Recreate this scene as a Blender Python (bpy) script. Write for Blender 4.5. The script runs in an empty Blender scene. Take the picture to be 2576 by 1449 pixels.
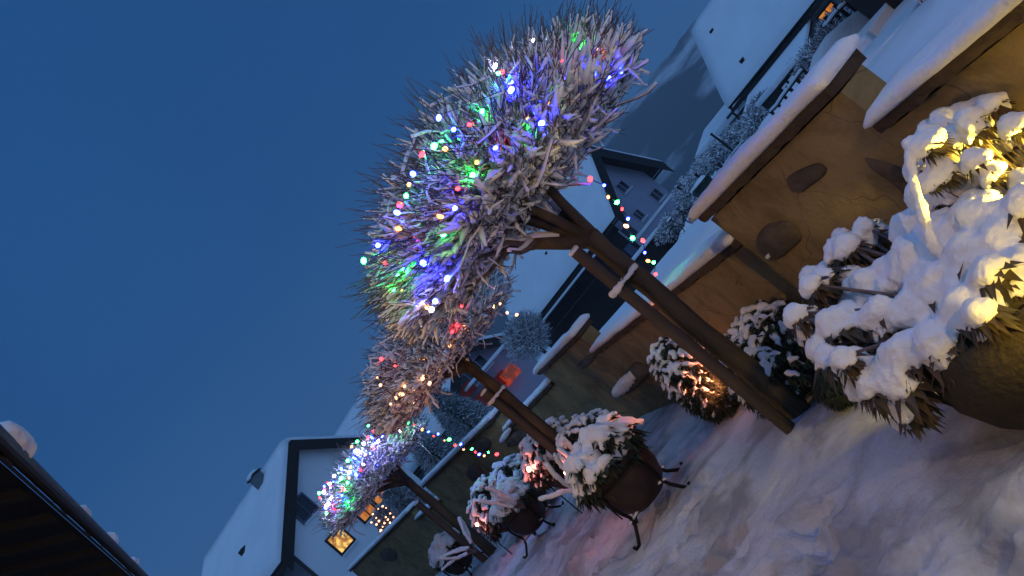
import bpy, bmesh, math, random
import numpy as np
from mathutils import Vector, Matrix, noise, Quaternion
R = math.radians
scene = bpy.context.scene
COL = scene.collection

# ------------------------------------------------------------------ camera
CAM_H = 1.6
FPX = 835.0                      # focal length in pixels of a 1024 wide frame
ROLL = R(51.0)
PITCH = math.atan(59 / FPX)
cam_d = bpy.data.cameras.new('camera'); cam = bpy.data.objects.new('camera', cam_d)
COL.objects.link(cam); scene.camera = cam
cam_d.sensor_width = 36; cam_d.lens = 36 * FPX / 1024
cam_d.clip_start = 0.05; cam_d.clip_end = 6000
cam.matrix_world = Matrix.Translation((0, 0, CAM_H)) @ Matrix.Rotation(R(90) + PITCH, 4, 'X') @ Matrix.Rotation(-ROLL, 4, 'Z')

# ------------------------------------------------------------------ world: blue dusk under an even overcast
world = bpy.data.worlds.new('World'); scene.world = world; world.use_nodes = True
nt = world.node_tree; nt.nodes.clear()
def N(nt, t, **kw):
    n = nt.nodes.new(t)
    for k, v in kw.items(): setattr(n, k, v)
    return n
out = N(nt, 'ShaderNodeOutputWorld'); bg = N(nt, 'ShaderNodeBackground'); bg.inputs[1].default_value = 1.0
tc = N(nt, 'ShaderNodeTexCoord'); sep = N(nt, 'ShaderNodeSeparateXYZ')
nt.links.new(tc.outputs['Generated'], sep.inputs[0])
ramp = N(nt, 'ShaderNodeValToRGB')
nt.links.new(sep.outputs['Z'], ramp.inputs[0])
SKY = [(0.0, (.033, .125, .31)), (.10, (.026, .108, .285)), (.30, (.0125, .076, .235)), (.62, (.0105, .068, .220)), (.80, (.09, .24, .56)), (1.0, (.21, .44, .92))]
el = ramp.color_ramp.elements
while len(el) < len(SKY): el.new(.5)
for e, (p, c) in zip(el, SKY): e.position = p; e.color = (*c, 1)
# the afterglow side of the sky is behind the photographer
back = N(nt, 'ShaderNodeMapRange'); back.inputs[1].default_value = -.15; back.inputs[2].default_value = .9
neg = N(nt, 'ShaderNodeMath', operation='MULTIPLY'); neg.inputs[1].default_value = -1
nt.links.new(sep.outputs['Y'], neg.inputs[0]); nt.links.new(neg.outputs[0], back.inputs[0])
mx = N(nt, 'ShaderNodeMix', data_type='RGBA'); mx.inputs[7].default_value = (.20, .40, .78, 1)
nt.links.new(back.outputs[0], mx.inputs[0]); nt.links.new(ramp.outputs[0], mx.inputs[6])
# faint unevenness of the cloud layer
nz = N(nt, 'ShaderNodeTexNoise'); nz.inputs['Scale'].default_value = 2.2; nz.inputs['Detail'].default_value = 3
nt.links.new(tc.outputs['Generated'], nz.inputs['Vector'])
mr = N(nt, 'ShaderNodeMapRange'); mr.inputs[1].default_value = .3; mr.inputs[2].default_value = .7; mr.inputs[3].default_value = .93; mr.inputs[4].default_value = 1.09
nt.links.new(nz.outputs[0], mr.inputs[0])
mul = N(nt, 'ShaderNodeMix', data_type='RGBA', blend_type='MULTIPLY'); mul.inputs[0].default_value = 1
nt.links.new(mx.outputs[2], mul.inputs[6]); nt.links.new(mr.outputs[0], mul.inputs[7])
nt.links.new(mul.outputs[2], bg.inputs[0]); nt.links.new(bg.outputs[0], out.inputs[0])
scene.view_settings.view_transform = 'Standard'; scene.view_settings.look = 'None'
scene.view_settings.exposure = 0; scene.view_settings.gamma = 1
scene.cycles.use_denoising = True
scene.cycles.sample_clamp_indirect = 3
scene.cycles.max_bounces = 5; scene.cycles.diffuse_bounces = 3; scene.cycles.glossy_bounces = 2
scene.cycles.caustics_reflective = False; scene.cycles.caustics_refractive = False

# ------------------------------------------------------------------ helpers
cR, sR, cP, sP = math.cos(ROLL), math.sin(ROLL), math.cos(PITCH), math.sin(PITCH)
def ray(x, y):
    """direction seen at photo position x, y (photo measured as 2576 wide)"""
    dx = x / 2.515625 - 512; dy = y / 2.515625 - 288
    X = cR * dx - sR * dy; Y = -sR * dx - cR * dy
    return Vector((X, FPX * cP - Y * sP, FPX * sP + Y * cP))
def at(x, y, d):
    v = ray(x, y); return Vector((0, 0, CAM_H)) + v * (d / v.y)
def rx(X, Y, d):
    """a point at level-frame coordinates X (right), Y (up) and distance d ahead"""
    v = Vector((X, FPX * cP - Y * sP, FPX * sP + Y * cP)); return Vector((0, 0, CAM_H)) + v * (d / v.y)

def link(o, parent=None):
    COL.objects.link(o)
    if parent is not None: o.parent = parent
    return o
def tag(o, label=None, cat=None, group=None, kind=None):
    if label: o['label'] = label
    if cat: o['category'] = cat
    if group: o['group'] = group
    if kind: o['kind'] = kind
    return o
def empty(name, loc, label, cat, group=None, rz=0):
    o = bpy.data.objects.new(name, None); o.location = loc; o.rotation_euler.z = rz; o.empty_display_size = .2
    link(o); bpy.context.view_layer.update() if False else None
    return tag(o, label, cat, group)

class MB:
    def __init__(s): s.v = []; s.f = []; s.m = []
    def add(s, vs, fs, mi=0):
        b = len(s.v); s.v += [tuple(v) for v in vs]; s.f += [tuple(i + b for i in f) for f in fs]; s.m += [mi] * len(fs)
    def box(s, c, size, rz=0, mi=0, rot=None):
        hx, hy, hz = size[0] / 2, size[1] / 2, size[2] / 2
        M = rot if rot is not None else Matrix.Rotation(rz, 3, 'Z')
        vs = [Vector(c) + M @ Vector((a * hx, b * hy, d * hz)) for a in (-1, 1) for b in (-1, 1) for d in (-1, 1)]
        s.add(vs, [(0, 1, 3, 2), (4, 6, 7, 5), (0, 4, 5, 1), (2, 3, 7, 6), (0, 2, 6, 4), (1, 5, 7, 3)], mi)
    def tube(s, pts, rads, n=6, mi=0, cap=True):
        pts = [Vector(p) for p in pts]; k = len(pts)
        if not hasattr(rads, '__len__'): rads = [rads] * k
        vs = []; ref = None
        for i in range(k):
            d = (pts[min(i + 1, k - 1)] - pts[max(i - 1, 0)])
            if d.length < 1e-9: d = Vector((0, 0, 1))
            d.normalize()
            if ref is None:
                ref = Vector((0, 0, 1)) if abs(d.z) < .9 else Vector((1, 0, 0))
            a = d.cross(ref).normalized(); b = a.cross(d).normalized(); ref = b
            for j in range(n):
                t = 2 * math.pi * j / n
                vs.append(pts[i] + (a * math.cos(t) + b * math.sin(t)) * rads[i])
        fs = []
        for i in range(k - 1):
            for j in range(n):
                j2 = (j + 1) % n
                fs.append((i * n + j, i * n + j2, (i + 1) * n + j2, (i + 1) * n + j))
        if cap:
            fs.append(tuple(range(n - 1, -1, -1))); fs.append(tuple((k - 1) * n + j for j in range(n)))
        s.add(vs, fs, mi)
    def lathe(s, prof, n=28, c=(0, 0, 0), mi=0):
        vs = []; k = len(prof)
        for r, z in prof:
            for j in range(n):
                t = 2 * math.pi * j / n; vs.append((c[0] + r * math.cos(t), c[1] + r * math.sin(t), c[2] + z))
        fs = [(i * n + j, i * n + (j + 1) % n, (i + 1) * n + (j + 1) % n, (i + 1) * n + j) for i in range(k - 1) for j in range(n)]
        fs.append(tuple(range(n - 1, -1, -1))); fs.append(tuple((k - 1) * n + j for j in range(n)))
        s.add(vs, fs, mi)
    def prism(s, poly, off, mi=0):
        """closed polygon poly (list of points) extruded by the vector off"""
        n = len(poly); poly = [Vector(p) for p in poly]; off = Vector(off)
        s.add(poly + [p + off for p in poly], [tuple(range(n)), tuple(range(2 * n - 1, n - 1, -1))] + [(i, n + i, n + (i + 1) % n, (i + 1) % n) for i in range(n)], mi)
    def ico(s, c, r, sub=1, sc=(1, 1, 1), jit=0, mi=0, seed=0):
        bm = bmesh.new(); bmesh.ops.create_icosphere(bm, subdivisions=sub, radius=1)
        vs = []
        for v in bm.verts:
            k = 1 + (jit * noise.noise(v.co * 1.7 + Vector((seed * 3.1, seed, 0))) if jit else 0)
            vs.append(Vector(c) + Vector((v.co.x * sc[0], v.co.y * sc[1], v.co.z * sc[2])) * r * k)
        s.add(vs, [tuple(v.index for v in f.verts) for f in bm.faces], mi); bm.free()
    def build(s, name, mats, parent=None, smooth=False, bevel=0, origin=None):
        me = bpy.data.meshes.new(name)
        if origin is None and parent is None and s.v:
            a = np.array(s.v); origin = Vector((a[:, 0].mean(), a[:, 1].mean(), a[:, 2].min()))
        if origin is None: origin = Vector((0, 0, 0))
        me.from_pydata([Vector(v) - origin for v in s.v] if parent is None else s.v, [], s.f)
        if not isinstance(mats, (list, tuple)): mats = [mats]
        for m in mats: me.materials.append(m)
        if len(mats) > 1: me.polygons.foreach_set('material_index', s.m)
        bm = bmesh.new(); bm.from_mesh(me); bmesh.ops.recalc_face_normals(bm, faces=bm.faces); bm.to_mesh(me); bm.free()
        if smooth: me.polygons.foreach_set('use_smooth', [True] * len(me.polygons))
        o = bpy.data.objects.new(name, me); link(o, parent)
        if parent is None: o.location = origin
        if bevel:
            b = o.modifiers.new('bevel', 'BEVEL'); b.width = bevel; b.segments = 2; b.limit_method = 'ANGLE'
        return o
def W(parent):          # parts are written in world coordinates and moved under the thing's origin
    return Matrix.Translation(parent.location) @ Matrix.Rotation(parent.rotation_euler.z, 4, 'Z')
def part(mb, name, mats, parent, **kw):
    """a part whose mesh was written in world coordinates, parented to a top-level thing (or to a part at its origin)"""
    root = parent
    off = Matrix.Identity(4)
    chain = []
    while root is not None: chain.append(root); root = root.parent
    top = chain[-1]
    inv = W(top).inverted()
    mb.v = [tuple(inv @ Vector(v)) for v in mb.v]
    return mb.build(name, mats, parent, **kw)

# ------------------------------------------------------------------ materials
MATS = {}
def mat(name, col, rough=.8, var=0, vscale=8, bump=0, bscale=30, emit=None, es=0, metal=0, col2=None, detail=4, sss=0, spec=.3, stretch=None, thr=(.35, .65)):
    if name in MATS: return MATS[name]
    m = bpy.data.materials.new(name); m.use_nodes = True; MATS[name] = m
    t = m.node_tree; b = t.nodes['Principled BSDF']
    b.inputs['Base Color'].default_value = (*col, 1); b.inputs['Roughness'].default_value = rough
    b.inputs['Metallic'].default_value = metal; b.inputs['Specular IOR Level'].default_value = spec
    if emit:
        b.inputs['Emission Color'].default_value = (*emit, 1); b.inputs['Emission Strength'].default_value = es
    if var or col2 or bump:
        g = N(t, 'ShaderNodeTexCoord'); mp = N(t, 'ShaderNodeMapping')
        t.links.new(g.outputs['Object'], mp.inputs[0])
        if stretch: mp.inputs['Scale'].default_value = stretch
    if var or col2:
        n1 = N(t, 'ShaderNodeTexNoise'); n1.inputs['Scale'].default_value = vscale; n1.inputs['Detail'].default_value = detail
        t.links.new(mp.outputs[0], n1.inputs['Vector'])
        r = N(t, 'ShaderNodeMapRange'); r.inputs[1].default_value = thr[0]; r.inputs[2].default_value = thr[1]
        t.links.new(n1.outputs[0], r.inputs[0])
        mx = N(t, 'ShaderNodeMix', data_type='RGBA')
        c2 = col2 or tuple(c * (1 - var) for c in col)
        mx.inputs[6].default_value = (*col, 1); mx.inputs[7].default_value = (*c2, 1)
        t.links.new(r.outputs[0], mx.inputs[0]); t.links.new(mx.outputs[2], b.inputs['Base Color'])
    if bump:
        n2 = N(t, 'ShaderNodeTexNoise'); n2.inputs['Scale'].default_value = bscale; n2.inputs['Detail'].default_value = 6
        t.links.new(mp.outputs[0], n2.inputs['Vector'])
        bp = N(t, 'ShaderNodeBump'); bp.inputs['Strength'].default_value = bump; bp.inputs['Distance'].default_value = .02
        t.links.new(n2.outputs[0], bp.inputs['Height']); t.links.new(bp.outputs[0], b.inputs['Normal'])
    return m
M_SNOW = mat('fresh_snow', (.80, .82, .84), .85, var=.06, vscale=3, bump=.5, bscale=35)
M_ROOFSNOW = mat('roof_snow', (.72, .75, .78), .85, var=.08, vscale=.6, bump=.4, bscale=4)
M_TWIGSNOW = mat('twig_snow', (.90, .88, .90), .9, bump=.3, bscale=60)
M_BARK = mat('bark', (.095, .070, .040), .85, col2=(.04, .033, .022), vscale=7, bump=1, bscale=22, stretch=(1, 1, .35))
M_TWIG = mat('twig_bark', (.15, .115, .11), .8, var=.3, vscale=20)
M_STAKE = mat('stake_wood', (.085, .064, .045), .8, var=.4, vscale=12, bump=.6, bscale=30, stretch=(1, 1, .12))
M_WALL = mat('ochre_plaster', (.30, .225, .105), .9, col2=(.23, .17, .08), vscale=1.4, bump=.35, bscale=45, detail=7)
M_COPING = mat('coping_stone', (.085, .06, .038), .95, var=.4, vscale=8, bump=1, bscale=28)
M_STONE = mat('field_stone', (.055, .045, .034), .8, col2=(.10, .08, .06), vscale=6, bump=1, bscale=14)
M_LEAF = mat('laurel_leaf', (.052, .046, .020), .5, col2=(.075, .042, .022), vscale=7)
M_DLEAF = mat('dark_evergreen', (.022, .038, .022), .6, var=.4, vscale=9)
M_CONIFER = mat('frosted_needles', (.10, .13, .13), .9, col2=(.28, .31, .33), vscale=5)
M_FROST = mat('frosted_twigs', (.22, .24, .26), .9, col2=(.10, .11, .12), vscale=4)
M_IRON = mat('wrought_iron', (.012, .012, .014), .5, metal=.6, var=.3)
M_TERRA = mat('glazed_pot', (.045, .022, .018), .5, col2=(.022, .018, .016), vscale=5, bump=.3, bscale=9)
M_OCHREPOT = mat('ochre_pot', (.055, .042, .018), .85, col2=(.03, .024, .012), vscale=5, bump=1, bscale=30)
M_DARKWOOD = mat('dark_timber', (.024, .021, .022), .8, var=.4, vscale=6, stretch=(1, 1, .3))
M_LAV = mat('lavender_render', (.36, .33, .40), .9, var=.12, vscale=.5)
M_PALE = mat('pale_render', (.80, .80, .80), .9, var=.12, vscale=.35)
M_GREYR = mat('grey_render', (.16, .18, .20), .9, var=.15, vscale=.5)
M_BLUED = mat('blue_shutter', (.11, .14, .22), .7, var=.2, vscale=3)
M_GLASS = mat('window_glass', (.02, .025, .035), .12, spec=.6)
M_FRAME = mat('pale_frame', (.45, .45, .48), .7, var=.1)
M_RED = mat('red_cloth', (.42, .035, .02), .8, var=.25, vscale=4)
M_GREENBOX = mat('green_plastic', (.008, .035, .028), .6, var=.2)
M_CABLE = mat('dark_cable', (.01, .012, .01), .6, var=.1)
M_ZINC = mat('zinc_gutter', (.05, .05, .055), .5, metal=.4, var=.3)
def bulb_mat(name, c, s):
    m = mat('bulb_' + name, tuple(min(1, v * 3) for v in c), .4, emit=c, es=s)
    return m
BULB = {'green': bulb_mat('green', (.02, 1, .09), 78), 'blue': bulb_mat('blue', (.010, .018, 1), 160),
        'amber': bulb_mat('amber', (1, .33, .10), 5), 'red': bulb_mat('red', (1, .03, .04), 9), 'warm': bulb_mat('warm', (1, .42, .20), 4.5),
        'warm_fill': bulb_mat('warm_fill', (1, .38, .12), 75),  # only for the added fill bulbs inside the middle crown
        'white': bulb_mat('white', (.76, .70, 1), 90)}
M_LITWIN = mat('lit_window', (.5, .3, .1), .5, emit=(1, .50, .12), es=1.0)

# lit windows with curtains: an emitting pane with uneven warmth (the room behind it)
def lit(name, c1, c2, s, sc=2.2):
    m = mat(name, (.2, .1, .04), .4); t = m.node_tree; b = t.nodes['Principled BSDF']
    g = N(t, 'ShaderNodeTexCoord'); n1 = N(t, 'ShaderNodeTexNoise'); n1.inputs['Scale'].default_value = sc; n1.inputs['Detail'].default_value = 4
    t.links.new(g.outputs['Object'], n1.inputs['Vector'])
    r = N(t, 'ShaderNodeValToRGB'); r.color_ramp.elements[0].position = .4; r.color_ramp.elements[1].position = .6
    r.color_ramp.elements[0].color = (*c1, 1); r.color_ramp.elements[1].color = (*c2, 1)
    t.links.new(n1.outputs[0], r.inputs[0]); t.links.new(r.outputs[0], b.inputs['Emission Color']); b.inputs['Emission Strength'].default_value = s
    return m
M_WINY = lit('window_lit_yellow', (1, .62, .16), (.35, .13, .02), 1.1, 4)
M_WINO = lit('window_lit_orange', (.75, .26, .03), (.50, .14, .015), .8, 2)

def weather(m):
    t = m.node_tree; b = t.nodes['Principled BSDF']; g = N(t, 'ShaderNodeTexCoord'); src = b.inputs['Base Color'].links[0].from_socket
    n1 = N(t, 'ShaderNodeTexNoise'); n1.inputs['Scale'].default_value = 2.3; n1.inputs['Detail'].default_value = 9; n1.inputs['Roughness'].default_value = .7; n1.inputs['Distortion'].default_value = .8
    t.links.new(g.outputs['Object'], n1.inputs['Vector'])
    r = N(t, 'ShaderNodeValToRGB'); e = r.color_ramp.elements; e[0].position = .36; e[0].color = (.55, .55, .50, 1); e[1].position = .56; e[1].color = (1, 1, 1, 1); t.links.new(n1.outputs[0], r.inputs[0])
    n3 = N(t, 'ShaderNodeTexNoise'); n3.inputs['Scale'].default_value = 3; t.links.new(g.outputs['Object'], n3.inputs['Vector'])
    ad = N(t, 'ShaderNodeVectorMath', operation='MULTIPLY_ADD'); ad.inputs[1].default_value = (.35, .35, .35); t.links.new(n3.outputs['Color'], ad.inputs[0]); t.links.new(g.outputs['Object'], ad.inputs[2])
    v = N(t, 'ShaderNodeTexVoronoi', feature='DISTANCE_TO_EDGE'); v.inputs['Scale'].default_value = 1.3; t.links.new(ad.outputs[0], v.inputs['Vector'])
    c = N(t, 'ShaderNodeMapRange'); c.inputs[1].default_value = .0; c.inputs[2].default_value = .006; c.inputs[3].default_value = .45; c.inputs[4].default_value = 1; t.links.new(v.outputs[0], c.inputs[0])
    a = N(t, 'ShaderNodeMix', data_type='RGBA', blend_type='MULTIPLY'); a.inputs[0].default_value = 1; t.links.new(src, a.inputs[6]); t.links.new(r.outputs[0], a.inputs[7])
    d = N(t, 'ShaderNodeMix', data_type='RGBA', blend_type='MULTIPLY'); d.inputs[0].default_value = 1; t.links.new(a.outputs[2], d.inputs[6]); t.links.new(c.outputs[0], d.inputs[7]); t.links.new(d.outputs[2], b.inputs['Base Color'])
weather(M_WALL)
# path snow: trodden, slightly dirty in patches
def ground_mat():
    m = mat('trodden_snow', (.6, .6, .6), .8); t = m.node_tree; b = t.nodes['Principled BSDF']
    g = N(t, 'ShaderNodeTexCoord')
    n1 = N(t, 'ShaderNodeTexNoise'); n1.inputs['Scale'].default_value = 1.5; n1.inputs['Detail'].default_value = 7; n1.inputs['Roughness'].default_value = .62; n1.inputs['Distortion'].default_value = .6
    t.links.new(g.outputs['Object'], n1.inputs['Vector'])
    r = N(t, 'ShaderNodeValToRGB'); e = r.color_ramp.elements
    e[0].position = .40; e[0].color = (.30, .31, .33, 1); e[1].position = .56; e[1].color = (.53, .57, .63, 1)
    t.links.new(n1.outputs[0], r.inputs[0]); t.links.new(r.outputs[0], b.inputs['Base Color'])
    n2 = N(t, 'ShaderNodeTexNoise'); n2.inputs['Scale'].default_value = 22; n2.inputs['Detail'].default_value = 6
    t.links.new(g.outputs['Object'], n2.inputs['Vector'])
    bp = N(t, 'ShaderNodeBump'); bp.inputs['Strength'].default_value = .6; bp.inputs['Distance'].default_value = .025
    t.links.new(n2.outputs[0], bp.inputs['Height']); t.links.new(bp.outputs[0], b.inputs['Normal'])
    return m
M_PATH = ground_mat()

# ------------------------------------------------------------------ wall line (front face, on the path side)
WP = [(3.01, -1.0), (1.62, 3.80), (1.12, 5.30), (.06, 9.85), (-.68, 12.0), (-1.95, 14.5), (-4.5, 18.0), (-5.6, 19.7), (-9.2, 24.0)]
WZ = [(1.00, 1.00), (1.27, 1.27), (1.01, 1.01), (1.30, 1.33), (1.10, 1.10), (1.40, 1.62), (1.15, 1.25), (1.5, 1.75)]   # underside of the coping at both ends
def wall_x(y):
    for (x0, y0), (x1, y1) in zip(WP, WP[1:]):
        if y <= y1 or (x1, y1) == WP[-1]: return x0 + (x1 - x0) * (y - y0) / (y1 - y0)
def fbm(x, y, s, o=3, seed=0):
    return noise.fractal(Vector((x * s, y * s, seed)), .9, 2.0, o)

# ------------------------------------------------------------------ ground: path side
def sstep(a, b, x):
    t = min(1, max(0, (x - a) / (b - a))); return t * t * (3 - 2 * t)
FOOT = {}
rf_ = random.Random(77)
for _ in range(420):
    fy = 1.2 + 17 * rf_.random() ** 1.4; fx = wall_x(fy) - rf_.uniform(1.0, 5.2); an = rf_.gauss(R(115), .35)
    e_ = (fx, fy, math.cos(an), math.sin(an), rf_.uniform(.03, .075))
    for i_ in (-1, 0, 1):
        for j_ in (-1, 0, 1): FOOT.setdefault((int(fx // .5) + i_, int(fy // .5) + j_), []).append(e_)
def path_z(x, y):
    w = wall_x(y) - x                         # distance from the wall towards the path
    edge = sstep(1.75, .75, w)                # deeper, untouched snow along the wall
    z = edge * (.07 + .03 * fbm(x, y, 1.5, 3, 2))
    tr = 1 - edge
    z += tr * (.05 * fbm(x, y, 1.6, 4, 5) + .015 * fbm(x, y, 3.6, 3, 15) + .014 * fbm(x, y, 13, 2, 25) + .032 * max(0, noise.noise(Vector((x * 8, y * 8, 31))) + .1) + .012 * fbm(x, y, 6.5, 3, 9))
    # wheel-and-boot ruts that follow the lane
    for fx, fy, ca, sa, dp in FOOT.get((int(x // .5), int(y // .5)), ()):
        u = ((x - fx) * ca + (y - fy) * sa) / .15; v = (-(x - fx) * sa + (y - fy) * ca) / .075; q = u * u + v * v
        if q < 3: z += dp * (-math.exp(-q * q * .9) + .45 * math.exp(-(q - 1.6) ** 2 * 3))
    # ridge pushed up by the shovel
    z += .05 * math.exp(-((w - 2.05 - .15 * fbm(x, y, 1.1, 2, 11)) / .13) ** 2) * sstep(5, 7, y)
    for tx, ty in ((.5, 5.3), (.37, 5.2), (-.95, 9), (-3.77, 14.6)):
        q = (x - tx) ** 2 + (y - ty) ** 2
        if q < .3: z += .05 * math.exp(-q / .03)
    return z - .03
def grid_mesh(xs, ys, fz, name, m, cond=None):
    idx = {}; vs = []; fs = []
    for j, y in enumerate(ys):
        for i, x in enumerate(xs(y)):
            idx[(i, j)] = len(vs); vs.append((x, y, fz(x, y)))
    nx = len(xs(ys[0]))
    for j in range(len(ys) - 1):
        for i in range(nx - 1):
            fs.append((idx[(i, j)], idx[(i + 1, j)], idx[(i + 1, j + 1)], idx[(i, j + 1)]))
    me = bpy.data.meshes.new(name); me.from_pydata(vs, [], fs); me.materials.append(m)
    me.polygons.foreach_set('use_smooth', [True] * len(me.polygons))
    return link(bpy.data.objects.new(name, me))
ys = []; y = -6.0
while y < 70: ys.append(y); y += .032 if 2 < y < 7 else (.07 if 0 < y < 12 else (.2 if y < 20 else (1 if y < 34 else 4)))
wx = lambda y: wall_x(min(max(y, -1), 24)) + (0 if y < 24 else -.83 * (y - 24)) + (0 if y > -1 else .296 * (-1 - y)) + .12
def path_xs(y):
    w = wx(y); r = [w - 7.5 * (k / 200) ** 1.15 for k in range(201)] + [w - 10, w - 16, w - 30, w - 60]
    return r[::-1]
g = grid_mesh(path_xs, ys, path_z, 'snowy_path', M_PATH); tag(g, kind='structure')

# garden terrain behind the wall, falling away into the valley
def garden_z(x, y):
    w = x - wx(y); d = math.hypot(x, y)
    z = 1.07 - .045 * max(0, d - 9) + (.03 * min(14, max(0, y - 12)) * sstep(12, 1, w))
    z = max(z, -2.6) + .05 * fbm(x, y, .6, 3, 3) * sstep(.3, 2, w) + .015 * fbm(x, y, 3, 2, 3)
    return z
gy = [-6 + .5 * k for k in range(60)] + [24 + 1.5 * k for k in range(30)] + [70, 80, 95, 120, 160, 220, 320]
def garden_xs(y):
    w = wx(y)
    return [w + .1] + [w + .12 + 48 * (k / 90) ** 1.8 for k in range(1, 91)] + [w + 60, w + 90, w + 150, w + 260, w + 420]
def garden_f(x, y):
    z = garden_z(x, y)
    f = sstep(95, 320, y)
    return z * (1 - f) + f * -3.2
g = grid_mesh(garden_xs, gy, garden_f, 'garden_ground', M_SNOW); tag(g, kind='structure')
# far ground sheet out to the horizon
far = MB(); n = 48
for i in range(n):
    a0, a1 = 2 * math.pi * i / n, 2 * math.pi * (i + 1) / n
    far.add([(0, 0, -3.9), (1300 * math.cos(a0), 1300 * math.sin(a0), -3.9), (1300 * math.cos(a1), 1300 * math.sin(a1), -3.9)], [(0, 1, 2)])
o = far.build('snowfield', M_SNOW, origin=Vector((0, 0, 0))); tag(o, kind='structure')

# ------------------------------------------------------------------ hills: forested slope under low cloud
def hill_mat():
    m = mat('hillside', (.5, .5, .5), .95); t = m.node_tree; b = t.nodes['Principled BSDF']
    g = N(t, 'ShaderNodeTexCoord'); mp = N(t, 'ShaderNodeMapping'); mp.inputs['Scale'].default_value = (.006, .006, .020)
    mp.inputs['Rotation'].default_value = (0, R(14), 0)
    t.links.new(g.outputs['Object'], mp.inputs[0])
    n1 = N(t, 'ShaderNodeTexNoise'); n1.inputs['Scale'].default_value = 1; n1.inputs['Detail'].default_value = 8; n1.inputs['Roughness'].default_value = .6
    t.links.new(mp.outputs[0], n1.inputs['Vector'])
    r = N(t, 'ShaderNodeValToRGB'); e = r.color_ramp.elements
    e[0].position = .50; e[0].color = (.035, .045, .05, 1); e[1].position = .62; e[1].color = (.55, .57, .60, 1)
    t.links.new(n1.outputs[0], r.inputs[0]); t.links.new(r.outputs[0], b.inputs['Base Color'])
    return m
hb = MB(); na = 220; nr = 16
hv = []
for i in range(na + 1):
    a = R(-70 + 140 * i / na)
    for k in range(nr + 1):
        u = k / nr; rad = 760 + 420 * u
        h = -4 + (sstep(0, 1, u)) * (118 + 26 * noise.fractal(Vector((a * 3, 1.3, 0)), 1, 2, 5)) + 7 * noise.fractal(Vector((a * 14, u * 4, 2)), 1, 2, 4) * u
        hv.append((rad * math.sin(a), rad * math.cos(a), h))
hf = [(i * (nr + 1) + k, (i + 1) * (nr + 1) + k, (i + 1) * (nr + 1) + k + 1, i * (nr + 1) + k + 1) for i in range(na) for k in range(nr)]
hb.add(hv, hf); o = hb.build('hills', hill_mat(), smooth=True, origin=Vector((0, 0, 0))); tag(o, kind='structure')

# ------------------------------------------------------------------ snow blobs fused into one skin
def surface_net(F, iso=0.0):
    """quads round the region F < iso of a dense grid; points in grid units"""
    s = F < iso; nx, ny, nz = F.shape
    acc = np.zeros((nx - 1, ny - 1, nz - 1, 3), np.float32); cnt = np.zeros((nx - 1, ny - 1, nz - 1), np.float32)
    for ax in range(3):
        o1, o2 = [k for k in range(3) if k != ax]
        sl = lambda a_, b_, c_: tuple({ax: a_, o1: b_, o2: c_}[k] for k in range(3))
        lo, hi, full = slice(0, -1), slice(1, None), slice(None)
        A = F[sl(lo, full, full)]; B = F[sl(hi, full, full)]
        x = (s[sl(lo, full, full)] != s[sl(hi, full, full)])
        d = np.where(x, (iso - A) / np.where(x, B - A, 1), 0).astype(np.float32)
        for u in (0, 1):
            for v in (0, 1):
                n1, n2 = F.shape[o1], F.shape[o2]
                q = sl(full, slice(u, n1 - 1 + u), slice(v, n2 - 1 + v)); xx = x[q]
                cnt += xx; acc[..., ax] += d[q]; acc[..., o1] += xx * u; acc[..., o2] += xx * v
    m = cnt > 0; idx = -np.ones(m.shape, np.int64); idx[m] = np.arange(m.sum())
    P = acc[m] / cnt[m][:, None] + np.argwhere(m)
    quads = []
    for ax in range(3):
        o1, o2 = (ax + 1) % 3, (ax + 2) % 3
        lo, hi = [slice(0, -1)] * 3, [slice(0, -1)] * 3; lo[ax] = slice(0, -1); hi[ax] = slice(1, None)
        lo[o1] = lo[o2] = hi[o1] = hi[o2] = slice(1, -1)
        x = s[tuple(lo)] != s[tuple(hi)]; flip = s[tuple(lo)][x]
        c = np.argwhere(x); c[:, o1] += 1; c[:, o2] += 1
        g = lambda d1, d2: idx[tuple((c - [d1 if k == o1 else (d2 if k == o2 else 0) for k in range(3)]).T)]
        q = np.stack([g(1, 1), g(0, 1), g(0, 0), g(1, 0)], 1); q[~flip] = q[~flip][:, ::-1]; quads.append(q)
    return P, np.concatenate(quads)
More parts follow.
